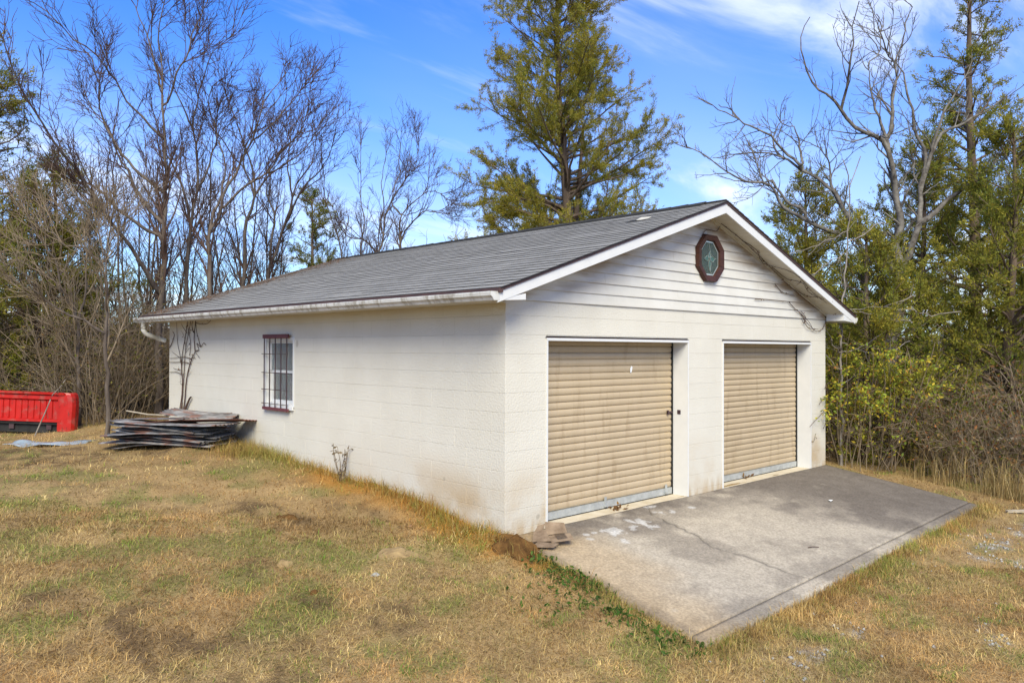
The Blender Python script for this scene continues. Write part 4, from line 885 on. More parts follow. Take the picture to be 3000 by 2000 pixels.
pr_ = [shrub('bramble', lab_r, grp_r, 211, 1.75, 1.5, 30, LF2, 7.0, arch=.28), shrub('bramble', lab_r, grp_r, 212, 1.4, 1.5, 30, LF2, 6.0, arch=.34)]
used2 = [0, 0]
for k, (u, D) in enumerate([(2200, 13.6), (2290, 13.2), (2370, 13.4), (2120, 13.8), (2440, 13.0), (2060, 15), (2250, 15.2), (2340, 14.8), (2160, 16), (2420, 15), (1940, 14.5), (1990, 16.5), (1900, 18), (2020, 18.5), (2120, 18.8), (2230, 18.2), (2330, 18), (2430, 17.5), (1960, 20.5), (2080, 21), (2200, 21.5), (2320, 21)]):
    place(pr_, used2, k % 2, gpos(u, D), k*2.1, (1.0+.25*((k*7) % 5)/5)*(1 if k < 12 else 1.35))
# honeysuckle bush against the garage corner
r = np.random.default_rng(221)
hb = empty('honeysuckle_bush', 'sprawling yellow-green leafy bush against the garage corner by the apron', 'bush', (8.35, -.05, float(h(8.35, -.05))))
L = []; out = [[], []]
for _ in range(95):
    a = r.uniform(0, 6.283); q = .85*math.sqrt(r.random()); el = r.normal(1.15, .3); d = np.array([math.cos(a)*math.cos(el), math.sin(a)*math.cos(el), math.sin(el)])
    p0 = np.array([q*math.cos(a)*.85+.15, q*math.sin(a)*1.0, -.05]); ln = walk(r, p0, d, r.uniform(1.3, 2.5), 9, .10, .06, .10); rd = np.linspace(.009, .004, 9); L.append((ln, rd))
    spawn(r, ln, rd, 0, [dict(n=3.6, ang=55, len=.5, seg=5, wob=.2, up=-.02, rmin=.004, tip=.0028), dict(n=4.0, ang=50, len=.22, seg=3, wob=.2, up=0, rmin=.0036, tip=.0025)], out)
keep = lambda q: [(l, rr) for l, rr in q if l[:, 0].min() > -.80]
L = keep(L); out = [keep(o) for o in out]
V, F = joined([(L, 5), (out[0], 3), (out[1], 3)]); obj('stems', fast_mesh('stems', V, [F], None, True), M_brush, hb)
P, D = sample_lines(r, out[0]+out[1], 55, .1); P = P+r.normal(0, .03, P.shape); P = P[P[:, 0] > -.78]; kp = r.random(len(P)) < .10+.9*sstep(.7, 1.4, P[:, 2]+.25*(vnoise(P[:, 0]*3, P[:, 1]*3, 5)-.5)); P = P[kp]
LF3 = ([(.42, .40, .04), (.28, .34, .04), (.55, .42, .05), (.18, .24, .04), (.5, .26, .05)], [3, 3, 2, 2, .8])
V, F, c = leaf_quads(r, P, (.04, .085), palette(r, len(P), *LF3)*r.uniform(.7, 1.25, (len(P), 1))); obj('leaves', fast_mesh('leaves', V, [F], c), M_leaf, hb)
# spray of it that reaches round onto the white wall
sp = [[(2455, 1160), (2425, 1190), (2405, 1215), (2385, 1235), (2372, 1250)], [(2440, 1170), (2415, 1165), (2400, 1185)], [(2430, 1200), (2418, 1240), (2412, 1255)], [(2460, 1130), (2428, 1120), (2415, 1140)]]
m = []
for s_ in sp:
    pts = [on(u, v, 1, -.05-.03*i) for i, (u, v) in enumerate(s_[::-1])]; m.append((smooth_line(pts, 8)-np.array(hb.location), np.linspace(.004, .006, 8)))
V, F = joined([(m, 5)]); obj('spray_stems', fast_mesh('spray_stems', V, [F], None, True), M_twig, hb)
P, D = sample_lines(r, m[1:]+m[:1], 55, .3); P = P+r.normal(0, .035, P.shape); P = P[P[:, 1]+hb.location[1] < -.02]
V, F, c = leaf_quads(r, P, (.04, .08), palette(r, len(P), *LF3)); obj('spray_leaves', fast_mesh('spray_leaves', V, [F], c), M_leaf, hb)

# far woodland seen as one mass between the trunks
r = np.random.default_rng(231); lines = []
for k in range(330):
    a = YAW+r.uniform(-.85, .85); D = r.uniform(32, 75); x = CAM[0]+math.sin(a)*D; y = CAM[1]+math.cos(a)*D; z = float(h(x, y)); H = r.uniform(3.0, 6.5)+D*.02
    ln = walk(r, np.array([x, y, z]), np.array([0, 0, 1.0]), H, 6, .07, .05); lines.append((ln, np.linspace(.06, .012, 6)))
    for _ in range(7):
        i = r.integers(1, 6); ln2 = walk(r, ln[i], np.append(r.normal(0, .8, 2), .7), r.uniform(.6, 2.2), 4, .15, .08); lines.append((ln2, np.linspace(.02, .008, 4)))
V, F = joined([(lines, 3)]); tag(obj('distant_woodland', fast_mesh('distant_woodland', V, [F]), M_brush), 'hazy brown leafless wood far behind the garage', 'woodland', kind='stuff')

# ------------------------------------------------------------------ wall vine and gable creeper
def wallpt(u, v, off=.012): return on(u, v, 0, -off)
def c6(a, b): return (380+a/3.5625, 780+b/3.5625)
vl = [[(560, 1505), (575, 1400), (590, 1200), (620, 1050), (650, 960), (685, 880), (672, 800), (675, 700), (690, 550)], [(545, 1505), (545, 1350), (550, 1200), (540, 1080), (545, 950), (560, 850), (580, 740), (605, 560)], [(530, 1505), (545, 1400), (565, 1150), (575, 950), (590, 820), (640, 560)], [(520, 1500), (550, 1250), (530, 960), (500, 800), (490, 600)],
      [(640, 1020), (560, 995), (480, 1000), (415, 1000)], [(640, 965), (560, 945), (420, 960)], [(685, 880), (720, 870), (700, 800), (740, 840), (770, 800), (795, 820)], [(740, 840), (700, 690), (690, 600)], [(625, 930), (635, 800), (610, 640)], [(545, 1130), (480, 1100), (415, 1105)], [(540, 1080), (490, 1075), (455, 1060)], [(690, 590), (760, 605), (820, 590), (860, 540)], [(415, 850), (440, 800), (465, 720), (450, 680)], [(575, 1500), (600, 1440), (625, 1380), (640, 1365)], [(520, 950), (480, 920), (440, 890)], [(600, 700), (560, 640), (540, 600)], [(665, 690), (650, 620), (660, 550)]]
thk = [.012, .010, .009, .007, .007, .006, .008, .006, .006, .006, .005, .006, .008, .026, .004, .006, .008]
LL = []; 
for q, t in zip(vl, thk): LL.append((smooth_line([wallpt(*c6(a, b), off=.012+t) for a, b in q], 16), np.linspace(t, t*.55, 16)))
r = np.random.default_rng(241); o2 = [[]]
for ln, rd in LL[:4]: spawn(r, ln, rd, 0, [dict(n=3.5, ang=55, len=.35, seg=6, wob=.2, up=0, rmin=.003, tip=.002)], o2)
o2 = [(np.column_stack([np.clip(l[:, 0], -.05, -.012), l[:, 1:]]), rr) for l, rr in o2[0]]
foot = np.array([LL[0][0][0][0], LL[0][0][0][1], float(h(-.05, LL[0][0][0][1]))])
vine = empty('climbing_vine', 'bare brown climbing vine on the white wall above the scrap sheets', 'vine', tuple(foot))
LL[0] = (np.concatenate([[foot-np.array([0, 0, .05])], LL[0][0]]), np.concatenate([[.018], LL[0][1]]))
V, F = joined([(LL, 6)]); obj('stems', fast_mesh('stems', V-foot, [F], None, True), M_twig, vine); V, F = joined([(o2, 3)]); obj('tendrils', fast_mesh('tendrils', V-foot, [F], None, True), M_twig, vine)
P, D = sample_lines(r, o2+LL[6:8]+LL[11:13], 3.0, .2); V, F, c = leaf_quads(r, P-foot+np.array([-.01, 0, 0]), (.03, .06), palette(r, len(P), [(.17, .09, .04), (.12, .08, .05)], [1, 1])); obj('dead_leaves', fast_mesh('dead_leaves', V, [F], c), M_leaf, vine)
def c3(a, b): return (1300+a/1.809, 550+b/1.809)
gl = [[(1830, 605), (1860, 640), (1890, 665), (1905, 690), (1940, 730), (1975, 760), (2010, 745), (2025, 700)], [(1890, 665), (1935, 710), (1960, 755)], [(1905, 690), (1930, 740), (1985, 750)], [(1755, 510), (1785, 545), (1810, 560), (1860, 572)], [(1650, 590), (1720, 592), (1835, 605)], [(1895, 655), (1920, 690), (1910, 720), (1900, 700)]]
LL = [(smooth_line([on(*c3(a, b), 1, -.034) for a, b in q], 14), np.linspace(.006, .0035, 14)) for q in gl]
cr_ = [[(1470, 190), (1560, 260), (1640, 330), (1740, 430), (1860, 545), (1990, 650)], [(1580, 280), (1660, 330), (1690, 400), (1800, 430), (1880, 470), (1960, 560), (2030, 610)], [(1740, 420), (1830, 490), (1900, 500), (1940, 560), (2040, 600), (2085, 640), (2100, 660)], [(1860, 540), (1930, 575), (2010, 580)], [(1895, 470), (1890, 500), (1870, 515)], [(2010, 745), (2040, 690), (2080, 665)]]
for q in cr_:
    pts = []
    for k, (a, b) in enumerate(q):
        # on the sloping soffit: march along the ray to z = soffit height
        d = ray(*c3(a, b)); yv = -.06
        for _ in range(30):
            p = on(*c3(a, b), 1, yv); e = p[2]-(zr(p[0])-.148); yv -= e*.6
            yv = min(max(yv, -.30), -.035)
        pts.append(on(*c3(a, b), 1, yv))
    LL.append((smooth_line(pts, 14), np.linspace(.0045, .003, 14)))
LL.append((smooth_line([on(1950+a/7.128, 640+b/7.128, 1, -.03) for a, b in ((755, 360), (850, 235), (960, 245), (1070, 265), (1140, 155))], 12), np.full(12, .004)))
cr = empty('creeper', 'thin leafless creeper trailing over gable siding and soffit', 'vine', tuple(LL[0][0][0])); ft = np.array(cr.location)
V, F = joined([(LL, 5)]); obj('stems', fast_mesh('stems', V-ft, [F], None, True), M_twig, cr)
P, D = sample_lines(r, LL, 9, 0); P[:, 1] -= .008; V, F, c = leaf_quads(r, P-ft, (.018, .04), palette(r, len(P), [(.16, .07, .05), (.10, .06, .05)], [1, 1])); obj('buds', fast_mesh('buds', V, [F], c), M_leaf, cr)

# ------------------------------------------------------------------ scrap sheets by the wall
def sheet_mesh(Lx, Wy, seed, bend=.05, pitch=.085, amp=.009):
    r = np.random.default_rng(seed); nu = 16; nv = int(Wy/pitch*5)
    u = np.linspace(-Lx/2, Lx/2, nu); v = np.linspace(-Wy/2, Wy/2, nv); U, Vv = np.meshgrid(u, v); ph = r.uniform(0, 6)
    Zz = amp*np.sin(Vv/pitch*2*math.pi)+bend*(fbm(U*1.1+seed, Vv*.9, seed, 2)-.5)+(U/Lx*2)**2*r.uniform(-.03, .05)
    U2 = U+(fbm(Vv*5, U*0+seed, seed, 2)-.5)*.05*(np.abs(U) > Lx*.42); P = np.stack([U2, Vv, Zz], -1).reshape(-1, 3); n = len(P)
    ix = np.arange(nu*nv).reshape(nv, nu); f = np.stack([ix[:-1, :-1], ix[:-1, 1:], ix[1:, 1:], ix[1:, :-1]], -1).reshape(-1, 4)
    P2 = P.copy(); P2[:, 2] -= .003; ring = np.concatenate([ix[0, :], ix[1:, -1], ix[-1, -2::-1], ix[-2:0:-1, 0]]); a = np.arange(len(ring)); b = (a+1) % len(ring)
    return fast_mesh('corrugated_sheet', np.concatenate([P, P2]), [f, f[:, ::-1]+n, np.stack([ring[a], ring[a]+n, ring[b]+n, ring[b]], 1)], None, True)
r = np.random.default_rng(251)
pc = np.array([-.90, 6.66]); pdir = math.atan2(.89, -.45)
g0 = float(h(pc[0], pc[1]))
msh = [sheet_mesh(2.0, .62, 1, .09), sheet_mesh(2.15, .60, 2, .14), sheet_mesh(1.9, .66, 3, .07), sheet_mesh(2.05, .62, 4, .12)]
for q in msh: q.materials.append(M_sheet)
ORD = 'first second third fourth fifth sixth seventh eighth ninth tenth eleventh twelfth thirteenth fourteenth fifteenth sixteenth seventeenth'.split()
for k in range(17):
    z = g0+.05+k*.0195
    s = obj('corrugated_sheet', msh[k % 4], None, None, (pc[0]+r.normal(0, .07), pc[1]+r.normal(0, .13), z), (r.normal(0, .035), r.normal(0, .03), pdir+r.normal(0, .11)+(math.pi if k % 2 else 0)))
    s.scale = (r.uniform(.72, 1.08), r.uniform(.85, 1.05), 1)
    tag(s, 'dark weathered corrugated sheet, %s from the ground in the scrap pile' % ORD[k], 'metal sheet', 'corrugated sheets piled by the wall')
ms = sheet_mesh(1.75, .55, 9, .03); s = obj('corrugated_sheet', ms, M_rust, None, (pc[0]+.40, pc[1]-.42, g0+.415), (.12, .05, pdir+.06)); tag(s, 'rusty red corrugated sheet jutting out near the barred window', 'metal sheet', 'corrugated sheets piled by the wall')
ms = sheet_mesh(1.2, .45, 12, .06); s = obj('corrugated_sheet', ms, M_sheet, None, (-.42, 6.55, g0+.47), (-.10, -.06, pdir+.25)); tag(s, 'small bent grey sheet lying topmost on the scrap pile', 'metal sheet', 'corrugated sheets piled by the wall')
ms = sheet_mesh(1.5, .5, 14, .05); s = obj('corrugated_sheet', ms, M_sheet, None, (-.9, 7.05, g0+.42), (.05, .04, pdir-.1)); tag(s, 'black curled sheet near the top of the scrap pile', 'metal sheet', 'corrugated sheets piled by the wall')
a0 = on(370+5/5.47, 1150+290/5.47, 1, 7.9); a1 = on(370+700/5.47, 1150+365/5.47, 1, 6.9)
s = MB().tube([tuple(a0), tuple((a0+a1)/2+np.array([0, 0, -.02])), tuple(a1)], .012, 6).build('metal_strip', M_dead); tag(s, 'pale narrow metal strip poking out of the scrap pile', 'strip')

# ------------------------------------------------------------------ red truck bed
tD = 14.6; pL = at(-160, 1275, tD); pR = at(212, 1275, tD)
zt = float(h(pR[0], pR[1])); ux = unit(np.array([pR[0]-pL[0], pR[1]-pL[1], 0])); dp = np.array([-ux[1], ux[0], 0])
if dp.dot(FWD) < 0: dp = -dp
ang = math.atan2(ux[1], ux[0])
tb = empty('truck_bed', 'discarded red pickup truck bed with ribbed panel lying at the thicket edge', 'truck bed', (pR[0], pR[1], zt), ang)
tb.rotation_euler = (0, .035, ang)
LB = 2.35; hb_, ht = .15, .70        # panel from hb_ to ht; local x runs to the right end at 0, local y away from the camera
m = MB(); n = 18; x = -LB; wrib = (LB-.28)/n; y0 = .03
for i in range(n):
    a = -LB+i*wrib; pr = [(a, .03), (a+wrib*.62, .03), (a+wrib*.70, .010), (a+wrib*.92, .010), (a+wrib, .03)]
    for (p, q) in zip(pr[:-1], pr[1:]):
        m.add([(p[0], p[1], hb_+.06), (q[0], q[1], hb_+.06), (q[0], q[1], ht-.16), (p[0], p[1], ht-.16)], [(0, 1, 2, 3)])
m.build('ribbed_panel', M_red, tb)
MB().prism([(-LB, .03, ht-.16), (-LB, -.015, ht-.13), (-LB, -.015, ht-.06), (-LB, .02, ht-.045), (-LB, .05, ht-.045), (-LB, .05, ht-.16)], (0, 0, 0), (LB-.2, 0, 0)).build('upper_panel', M_red, tb)
MB().prism([(-LB, -.05, ht-.04), (-LB, -.055, ht-.01), (-LB, -.04, ht), (-LB, .09, ht), (-LB, .10, ht-.02), (-LB, .05, ht-.044)], (0, 0, 0), (LB-.16, 0, 0)).build('top_rail', M_red, tb)
MB().prism([(-LB, .03, hb_+.06), (-LB, -.03, hb_+.045), (-LB, -.03, hb_+.0), (-LB, .06, hb_)], (0, 0, 0), (LB-.22, 0, 0)).build('lower_flange', M_red, tb)
MB().box(-LB, -.24, .0, .16, hb_-.05, hb_-.002).build('floor_pan', M_black, tb)
MB().box(-LB, -.26, .06, .15, -.06, hb_-.052).build('void_shade', M_black, tb)  # black box put in as the shade of the void under the bed
for xx in (-2.0, -1.2, -.5): MB().box(xx, xx+.09, .02, .058, 0, hb_-.052).build('cross_member', M_iron, tb)
prof = [(-.28, -.02, 0), (-.10, -.03, 0), (-.03, -.01, 0), (.005, .05, 0), (.005, .16, 0), (-.03, .16, 0), (-.03, .07, 0), (-.28, .05, 0)]
V = []; F = []; ks = [(-.02, 0, 0), (.15, .004, 0), (.45, .012, 0), (ht-.10, .0, 0), (ht-.03, -.02, .0), (ht, -.06, .02)]
mm = MB(); vv = []
for (z, gx_, _) in ks:
    for (a, b, c) in prof: vv.append((a+(gx_ if a > -.2 else 0), b, z))
k = len(prof); fs = [(i*k+j, i*k+(j+1) % k, (i+1)*k+(j+1) % k, (i+1)*k+j) for i in range(len(ks)-1) for j in range(k)]+[tuple(range(k))[::-1], tuple(range((len(ks)-1)*k, len(ks)*k))]
mm.add(vv, fs).build('corner_post', M_red, tb)
MB().box(-LB, -.26, .12, .16, hb_, ht-.05).build('far_panel', M_red, tb)
# crumpled sheet in front of it
pp = [on(a*1.0/7.84, 1120+b/7.84, 2, zt+.03) for a, b in ((570, 1370), (790, 1290), (900, 1250), (1300, 1240), (1700, 1235), (1880, 1200), (1700, 1310), (1430, 1380), (1150, 1365), (950, 1310))]
cpt = np.mean(pp, 0); nu, nv = 22, 8; U, Vv = np.meshgrid(np.linspace(-.72, .62, nu), np.linspace(-.3, .3, nv)); Zz = .05+.11*(fbm(U*3, Vv*4, 61, 3)-.4)+.10*np.clip(U-.35, 0, 1)
sh = fast_mesh('plastic_sheet', np.stack([U, Vv*(1-.4*np.abs(U)), Zz], -1).reshape(-1, 3), [np.stack([np.arange(nu*nv).reshape(nv, nu)[:-1, :-1], np.arange(nu*nv).reshape(nv, nu)[:-1, 1:], np.arange(nu*nv).reshape(nv, nu)[1:, 1:], np.arange(nu*nv).reshape(nv, nu)[1:, :-1]], -1).reshape(-1, 4)], None, True)
o = obj('plastic_sheet', sh, M_tarp, None, (cpt[0], cpt[1], float(h(cpt[0], cpt[1]))-.02), (0, 0, ang)); tag(o, 'crumpled pale blue plastic sheet on ground before red truck bed', 'sheet')
sm = o.modifiers.new('thick', 'SOLIDIFY'); sm.thickness = .006
b0 = at(785/7.84, 1120+1250/7.84, 14.2); br = [b0, at(900/7.84, 1120+1000/7.84, 14.25), at(1050/7.84, 1120+660/7.84, 14.3), at(1180/7.84, 1120+340/7.84, 14.4), at(1230/7.84, 1120+260/7.84, 14.45), at(1380/7.84, 1120+110/7.84, 14.6), at(1500/7.84, 1120-60/7.84, 14.8)]
b0[2] = float(h(b0[0], b0[1]))-.03
o = MB().tube([tuple(q) for q in smooth_line(br, 12)], list(np.linspace(.014, .006, 12)), 6).build('leaning_branch', M_pale, smooth=True); tag(o, 'bare pale branch leaning before the red truck bed', 'branch')

# ------------------------------------------------------------------ small things on the ground
def lump(name, loc, R, H, seed, mt, nu=26, nv=12, rough=.35, sq=1.0):
    a = np.linspace(0, 2*math.pi, nu, endpoint=False); t = np.linspace(0, 1, nv); A, T = np.meshgrid(a, t); rr = R*T*(1+.22*(vnoise(np.cos(A)*1.6+seed, np.sin(A)*1.6, seed)-.5)*2); xx = rr*np.cos(A); yy = rr*np.sin(A)*sq
    zz = H*np.cos(T*math.pi/2)**1.3+(fbm(xx*9/max(R, .1)*.35+seed, yy*9/max(R, .1)*.35, seed, 4)-.5)*H*rough*(1-T**3)-.05*T**4
    zz = zz+h(xx+loc[0], yy+loc[1])-float(h(loc[0], loc[1]))
    P = np.stack([xx, yy, zz], -1).reshape(-1, 3); ix = np.arange(nu*nv).reshape(nv, nu); nx_ = np.roll(ix, -1, 1); f = np.stack([ix[:-1], ix[1:], nx_[1:], nx_[:-1]], -1).reshape(-1, 4)
    return obj(name, fast_mesh(name, P, [f], None, True), mt, None, loc)
mdp = on(1190*S, 1262*S, 2, -.12); o = lump('soil_mound', (mdp[0]-.02, mdp[1], float(h(mdp[0], mdp[1]))-.01), .34, .085, 3, M_clay, 60, 30, 1.5); tag(o, 'low mound of reddish brown soil beside the apron corner', 'soil mound')
q = spot(905, 1300, -.17); o = lump('flat_stone', (q[0], q[1], float(h(q[0], q[1]))+.005), .26, .05, 5, M_stone, 30, 14, 1.3, .5); o.rotation_euler[2] = -.5; tag(o, 'large flat tan stone half sunk in the dry grass', 'stone')
q = spot(655, 1328, -.2); o = lump('stone', (q[0], q[1], float(h(q[0], q[1]))+.005), .11, .055, 8, M_stone, 22, 10, 1.2, .6); tag(o, 'small tan stone in the dry grass by dark soil', 'stone')
q = spot(862, 1338, -.2); o = lump('stone', (q[0], q[1], float(h(q[0], q[1]))-.01), .07, .035, 9, M_gravel, 18, 8, .6, .8); tag(o, 'small grey stone just below the large flat tan one', 'stone')
q = spot(660, 1187, .07); o = lump('earth_clod', (q[0], q[1], float(h(q[0], q[1]))), .17, .035, 13, M_clay, 34, 16, 2.2, .5); o.rotation_euler[2] = -.6; tag(o, 'dark clod of turned earth in the middle of the lawn', 'clod')
q = spot(722, 1398, -.3); o = lump('earth_clod', (q[0], q[1], float(h(q[0], q[1]))), .07, .025, 14, M_clay, 24, 10, 2.0, .6); tag(o, 'small black clod of earth on the open lawn', 'clod')
# torn carton at the wall foot
cp = on(1265*S, 1243*S, 2, -.10); cz = float(max(slab_z(cp[1]), h(cp[0], cp[1])))+.012
cb = empty('cardboard_carton', 'torn flattened brown cardboard carton at the apron corner', 'carton', (cp[0]-.03, cp[1]-.02, cz), -.55)
def flap(pts, t=.006, nm='carton_panel'): return MB().prism([tuple(p) for p in pts], (0, 0, 0), (0, 0, t)).build(nm, M_card, cb)
flap([(-.02, -.13, .02), (.22, -.10, .035), (.23, .06, .06), (.10, .11, .05), (-.03, .07, .03)]); flap([(-.20, -.05, .02), (-.02, -.12, .035), (-.03, .08, .10), (-.15, .10, .085)]); flap([(-.03, .07, .05), (.20, .07, .07), (.19, .15, .15), (-.02, .14, .17)]); flap([(-.24, -.18, .0), (-.03, -.24, .0), (.05, -.15, .012), (-.15, -.07, .02)]); flap([(-.16, .08, .06), (-.06, .08, .09), (-.02, .13, .155), (-.10, .12, .14)])
m = MB()
for i in range(5): y = -.07+i*.028; m.add([(.06, y, .046+.0004*i+y*.10), (.17, y+.008, .058+y*.10), (.17, y+.018, .059+y*.10), (.06, y+.010, .047+y*.10)], [(0, 1, 2, 3)])
m.build('printed_lines', M_ink, cb)
# dry stuff on the door sills, scraps on the slab
def leaf_heap(loc, label, seed, n=26, R=.10):
    r = np.random.default_rng(seed); P = r.normal(0, R*.5, (n, 3)); P[:, 1] *= .5; P[:, 2] = np.abs(P[:, 2])*.35+.006; V, F, c = leaf_quads(r, P, (.04, .09), palette(r, n, [(.30, .17, .06), (.20, .11, .05), (.36, .24, .11)], [2, 2, 1])); V[:, 2] = np.maximum(V[:, 2], .002)
    o = obj('dead_leaves', fast_mesh('dead_leaves', V, [F], c), M_leaf, None, loc); return tag(o, label, 'leaves')
q = on(1580+1090/4.704, 1450+200/4.704, 2, -.0625); leaf_heap((q[0], q[1], -.061), 'clump of dead leaves on the sill under the lift handle', 3)
q = on(1950+650/2.85, 950+1285/2.85, 2, -.0625); leaf_heap((q[0], q[1], -.061), 'clump of dead leaves on the sill of the handleless door', 4)
q = slab_pt(2400+90/2.613, 1400+178/2.613); o = MB().add([(-.05, -.02, .0), (.0, -.03, .015), (.06, -.01, .004), (.05, .03, .0), (-.03, .025, .012)], [(0, 1, 2, 3, 4)]).build('paper_scrap', M_paper, loc=(q[0], q[1], q[2]+.012)); tag(o, 'small white paper scrap lying on the dark slab', 'litter')
q0 = on(2320*S, 1009*S, 0, 9.9); gz = float(h(9.9, q0[1]))
o = MB().prism([(0, 0, 0), (.85, .02, .02), (.86, .02, .06), (.02, 0, .05)], (0, 0, 0), (0, .05, 0)).build('weathered_board', M_dead, loc=(9.75, float(q0[1])+.25, float(q0[2])-.03), rot=(0, 0, -.75)); tag(o, 'weathered pale board caught in the tall dry grass', 'board')
q = spot(2315, 1172, -.4); o = MB().box(0, .30, 0, .05, 0, .03).build('wood_scrap', M_dead, loc=(q[0], q[1], float(h(q[0], q[1]))+.01), rot=(.1, 0, -.65)); tag(o, 'short pale wood scrap on the grass past the apron tip', 'wood scrap')
q = slab_pt(1000+1608/1.176, 1300+358/1.176); o = MB().tube([(0, 0, .006), (.06, .01, .010), (.13, .0, .006)], .005, 5).build('twig', M_twig, loc=(q[0], q[1], q[2]), rot=(0, 0, -.6)); tag(o, 'short dark twig lying on the pale part of slab', 'twig')
# dead weed by the wall
r = np.random.default_rng(261); q = on(785*S, 1088*S, 0, -.14); wz = float(h(-.14, q[1])); wd = empty('dead_weed', 'dead grey weed with curled leaves standing by the white wall', 'weed', (-.14, q[1], wz)); L = []; out = [[]]
for _ in range(6):
    ln = walk(r, np.zeros(3)+np.append(r.normal(0, .02, 2), -.02), np.append(r.normal(0, .25, 2)-np.array([.05, 0]), 1), r.uniform(.3, .58), 7, .08, .03); rd = np.linspace(.006, .003, 7); L.append((ln, rd)); spawn(r, ln, rd, 0, [dict(n=9, ang=50, len=.10, seg=4, wob=.1, up=.05, rmin=.003, tip=.002)], out)
V, F = joined([(L, 5), (out[0], 3)]); obj('stems', fast_mesh('stems', V, [F], None, True), M_brush, wd); P, D = sample_lines(r, out[0], 26, .3); V, F, c = leaf_quads(r, P, (.03, .07), palette(r, len(P), [(.20, .17, .13), (.26, .2, .12)], [1, 1])); obj('leaves', fast_mesh('leaves', V, [F], c), M_leaf, wd)

# ------------------------------------------------------------------ grass and ground litter
def view_samples(r, n, d0, d1, pw, half=.80):
    u = r.random(n); D = (d0**(2-pw)+(d1**(2-pw)-d0**(2-pw))*u)**(1/(2-pw)) if pw != 2 else d0*(d1/d0)**u
    s = r.uniform(-half, half, n)*D; f2 = FWD[:2]/np.linalg.norm(FWD[:2]); r2 = RT[:2]/np.linalg.norm(RT[:2]); p = CAM[None, :2]+D[:, None]*f2+s[:, None]*r2
    return p[:, 0], p[:, 1], D
def clear(x, y):
    b = (x > -.015) & (x < BW+.02) & (y > -.0) & (y < BL+.05); return ~b & ~in_slab(x, y, -.005)
def blades(r, x, y, z, ln, wd, lean, cols, segs=2, dirv=None):
    n = len(x); a = r.uniform(0, 6.283, n); th_ = np.clip(r.normal(lean[0], lean[1], n), 0, 1.5)
    D = np.stack([np.cos(a)*np.sin(th_), np.sin(a)*np.sin(th_), np.cos(th_)], 1); A = np.stack([-np.sin(a+r.normal(0, .6, n)), np.cos(a), np.zeros(n)], 1)
    P = np.stack([x, y, z], 1); l = ln[:, None]; wv = wd[:, None]
    if segs == 1:
        V = np.stack([P-A*wv*.5, P+A*wv*.5, P+D*l], 1); F = np.arange(n*3).reshape(-1, 3); return V.reshape(-1, 3), [F], np.repeat(cols, 3, 0)
    D2 = D.copy(); D2[:, 2] -= r.uniform(.25, .9, n); D2[:, :2] += r.normal(0, .25, (n, 2)); D2 /= np.linalg.norm(D2, axis=1, keepdims=True)
    mid = P+D*l*.55; tip = mid+D2*l*.5; tip[:, 2] = np.maximum(tip[:, 2], z+.003)
    V = np.stack([P-A*wv*.5, P+A*wv*.5, mid+A*wv*.4, mid-A*wv*.4, tip], 1).reshape(-1, 3); b = np.arange(n)[:, None]*5
    return V, [b+np.array([[0, 1, 2, 3]]), b+np.array([[3, 2, 4]])], np.repeat(cols, 5, 0)
def merge(parts):
    Vs = []; Fs = []; Cs = []; o = 0
    for V, F, c in parts:
        Vs.append(V); Cs.append(c); Fs += [f+o for f in F]; o += len(V)
    return np.concatenate(Vs), Fs, np.concatenate(Cs)
STRAW = np.array([(.60, .46, .23), (.48, .345, .17), (.66, .53, .31), (.34, .225, .11), (.54, .39, .21), (.22, .145, .075)]); GRN = np.array([(.24, .27, .055), (.17, .225, .045), (.31, .31, .075), (.38, .34, .10)])
def grass_cols(r, x, y):
    g, d, c, gr = masks(x, y); n = len(x); k = STRAW[r.choice(6, n, p=[.28, .22, .18, .13, .14, .05])]
    tone = fbm(x*.8, y*.8, 131, 3)[:, None]; mott = fbm(x*4.5, y*4.5, 135, 3)[:, None]; k = k*np.array([1.02, .955, .81])*(.54+.62*tone)*(.46+.98*mott); warm = sstep(.3, .7, fbm(x*1.3+3, y*1.3, 133, 3))[:, None]; k = k*(np.array([.98, .87, .76])*(1-warm)+np.array([1.04, 1.08, 1.0])*warm)
    isg = r.random(n) < g*.7; k[isg] = GRN[r.choice(4, isg.sum())]*r.uniform(.75, 1.25, (isg.sum(), 1))
    isd = r.random(n) < d*.75; k[isd] *= .5
    cl_ = r.random(n) < c*.6; k[cl_] = k[cl_]*np.array([1.0, .72, .38])
    return k*r.uniform(.8, 1.2, (n, 1)), g, d, c, gr
r = np.random.default_rng(301); parts = []
for (cnt, d0, d1, pw, wmul, sg) in ((200000, 3.8, 8.5, .55, 1.35, 2), (110000, 7.5, 21, .9, 2.1, 2)):
    x, y, D = view_samples(r, cnt, d0, d1, pw); kp = clear(x, y) & (y < 13) & ~((x > 9.0) & (y > .5)); x, y, D = x[kp], y[kp], D[kp]
    k, g, d, c, gr = grass_cols(r, x, y); pk = r.random(len(x)) > np.clip(.55*d+.5*c+.6*gr, 0, .93); x, y, D, k, g = x[pk], y[pk], D[pk], k[pk], g[pk]
    tall = fbm(x*.9, y*.9, 141, 3); near = sstep(.45, .05, np.abs(x))*(y > 0)+sstep(.35, 0, np.abs(y-front_y(x)))*(x > 0)*.8
    ln = r.uniform(.035, .10, len(x))*(.5+.95*tall)*(1+.5*near); wd_ = r.uniform(.0022, .0046, len(x))*wmul
    parts.append(blades(r, x, y, h(x, y)-.004, ln, wd_, (1.05, .36), k, sg))
V, F, c = merge(parts); tag(obj('grass', fast_mesh('grass', V, F, c), M_grass), 'patchy dormant lawn of straw coloured grass with green tufts', 'grass', kind='stuff')
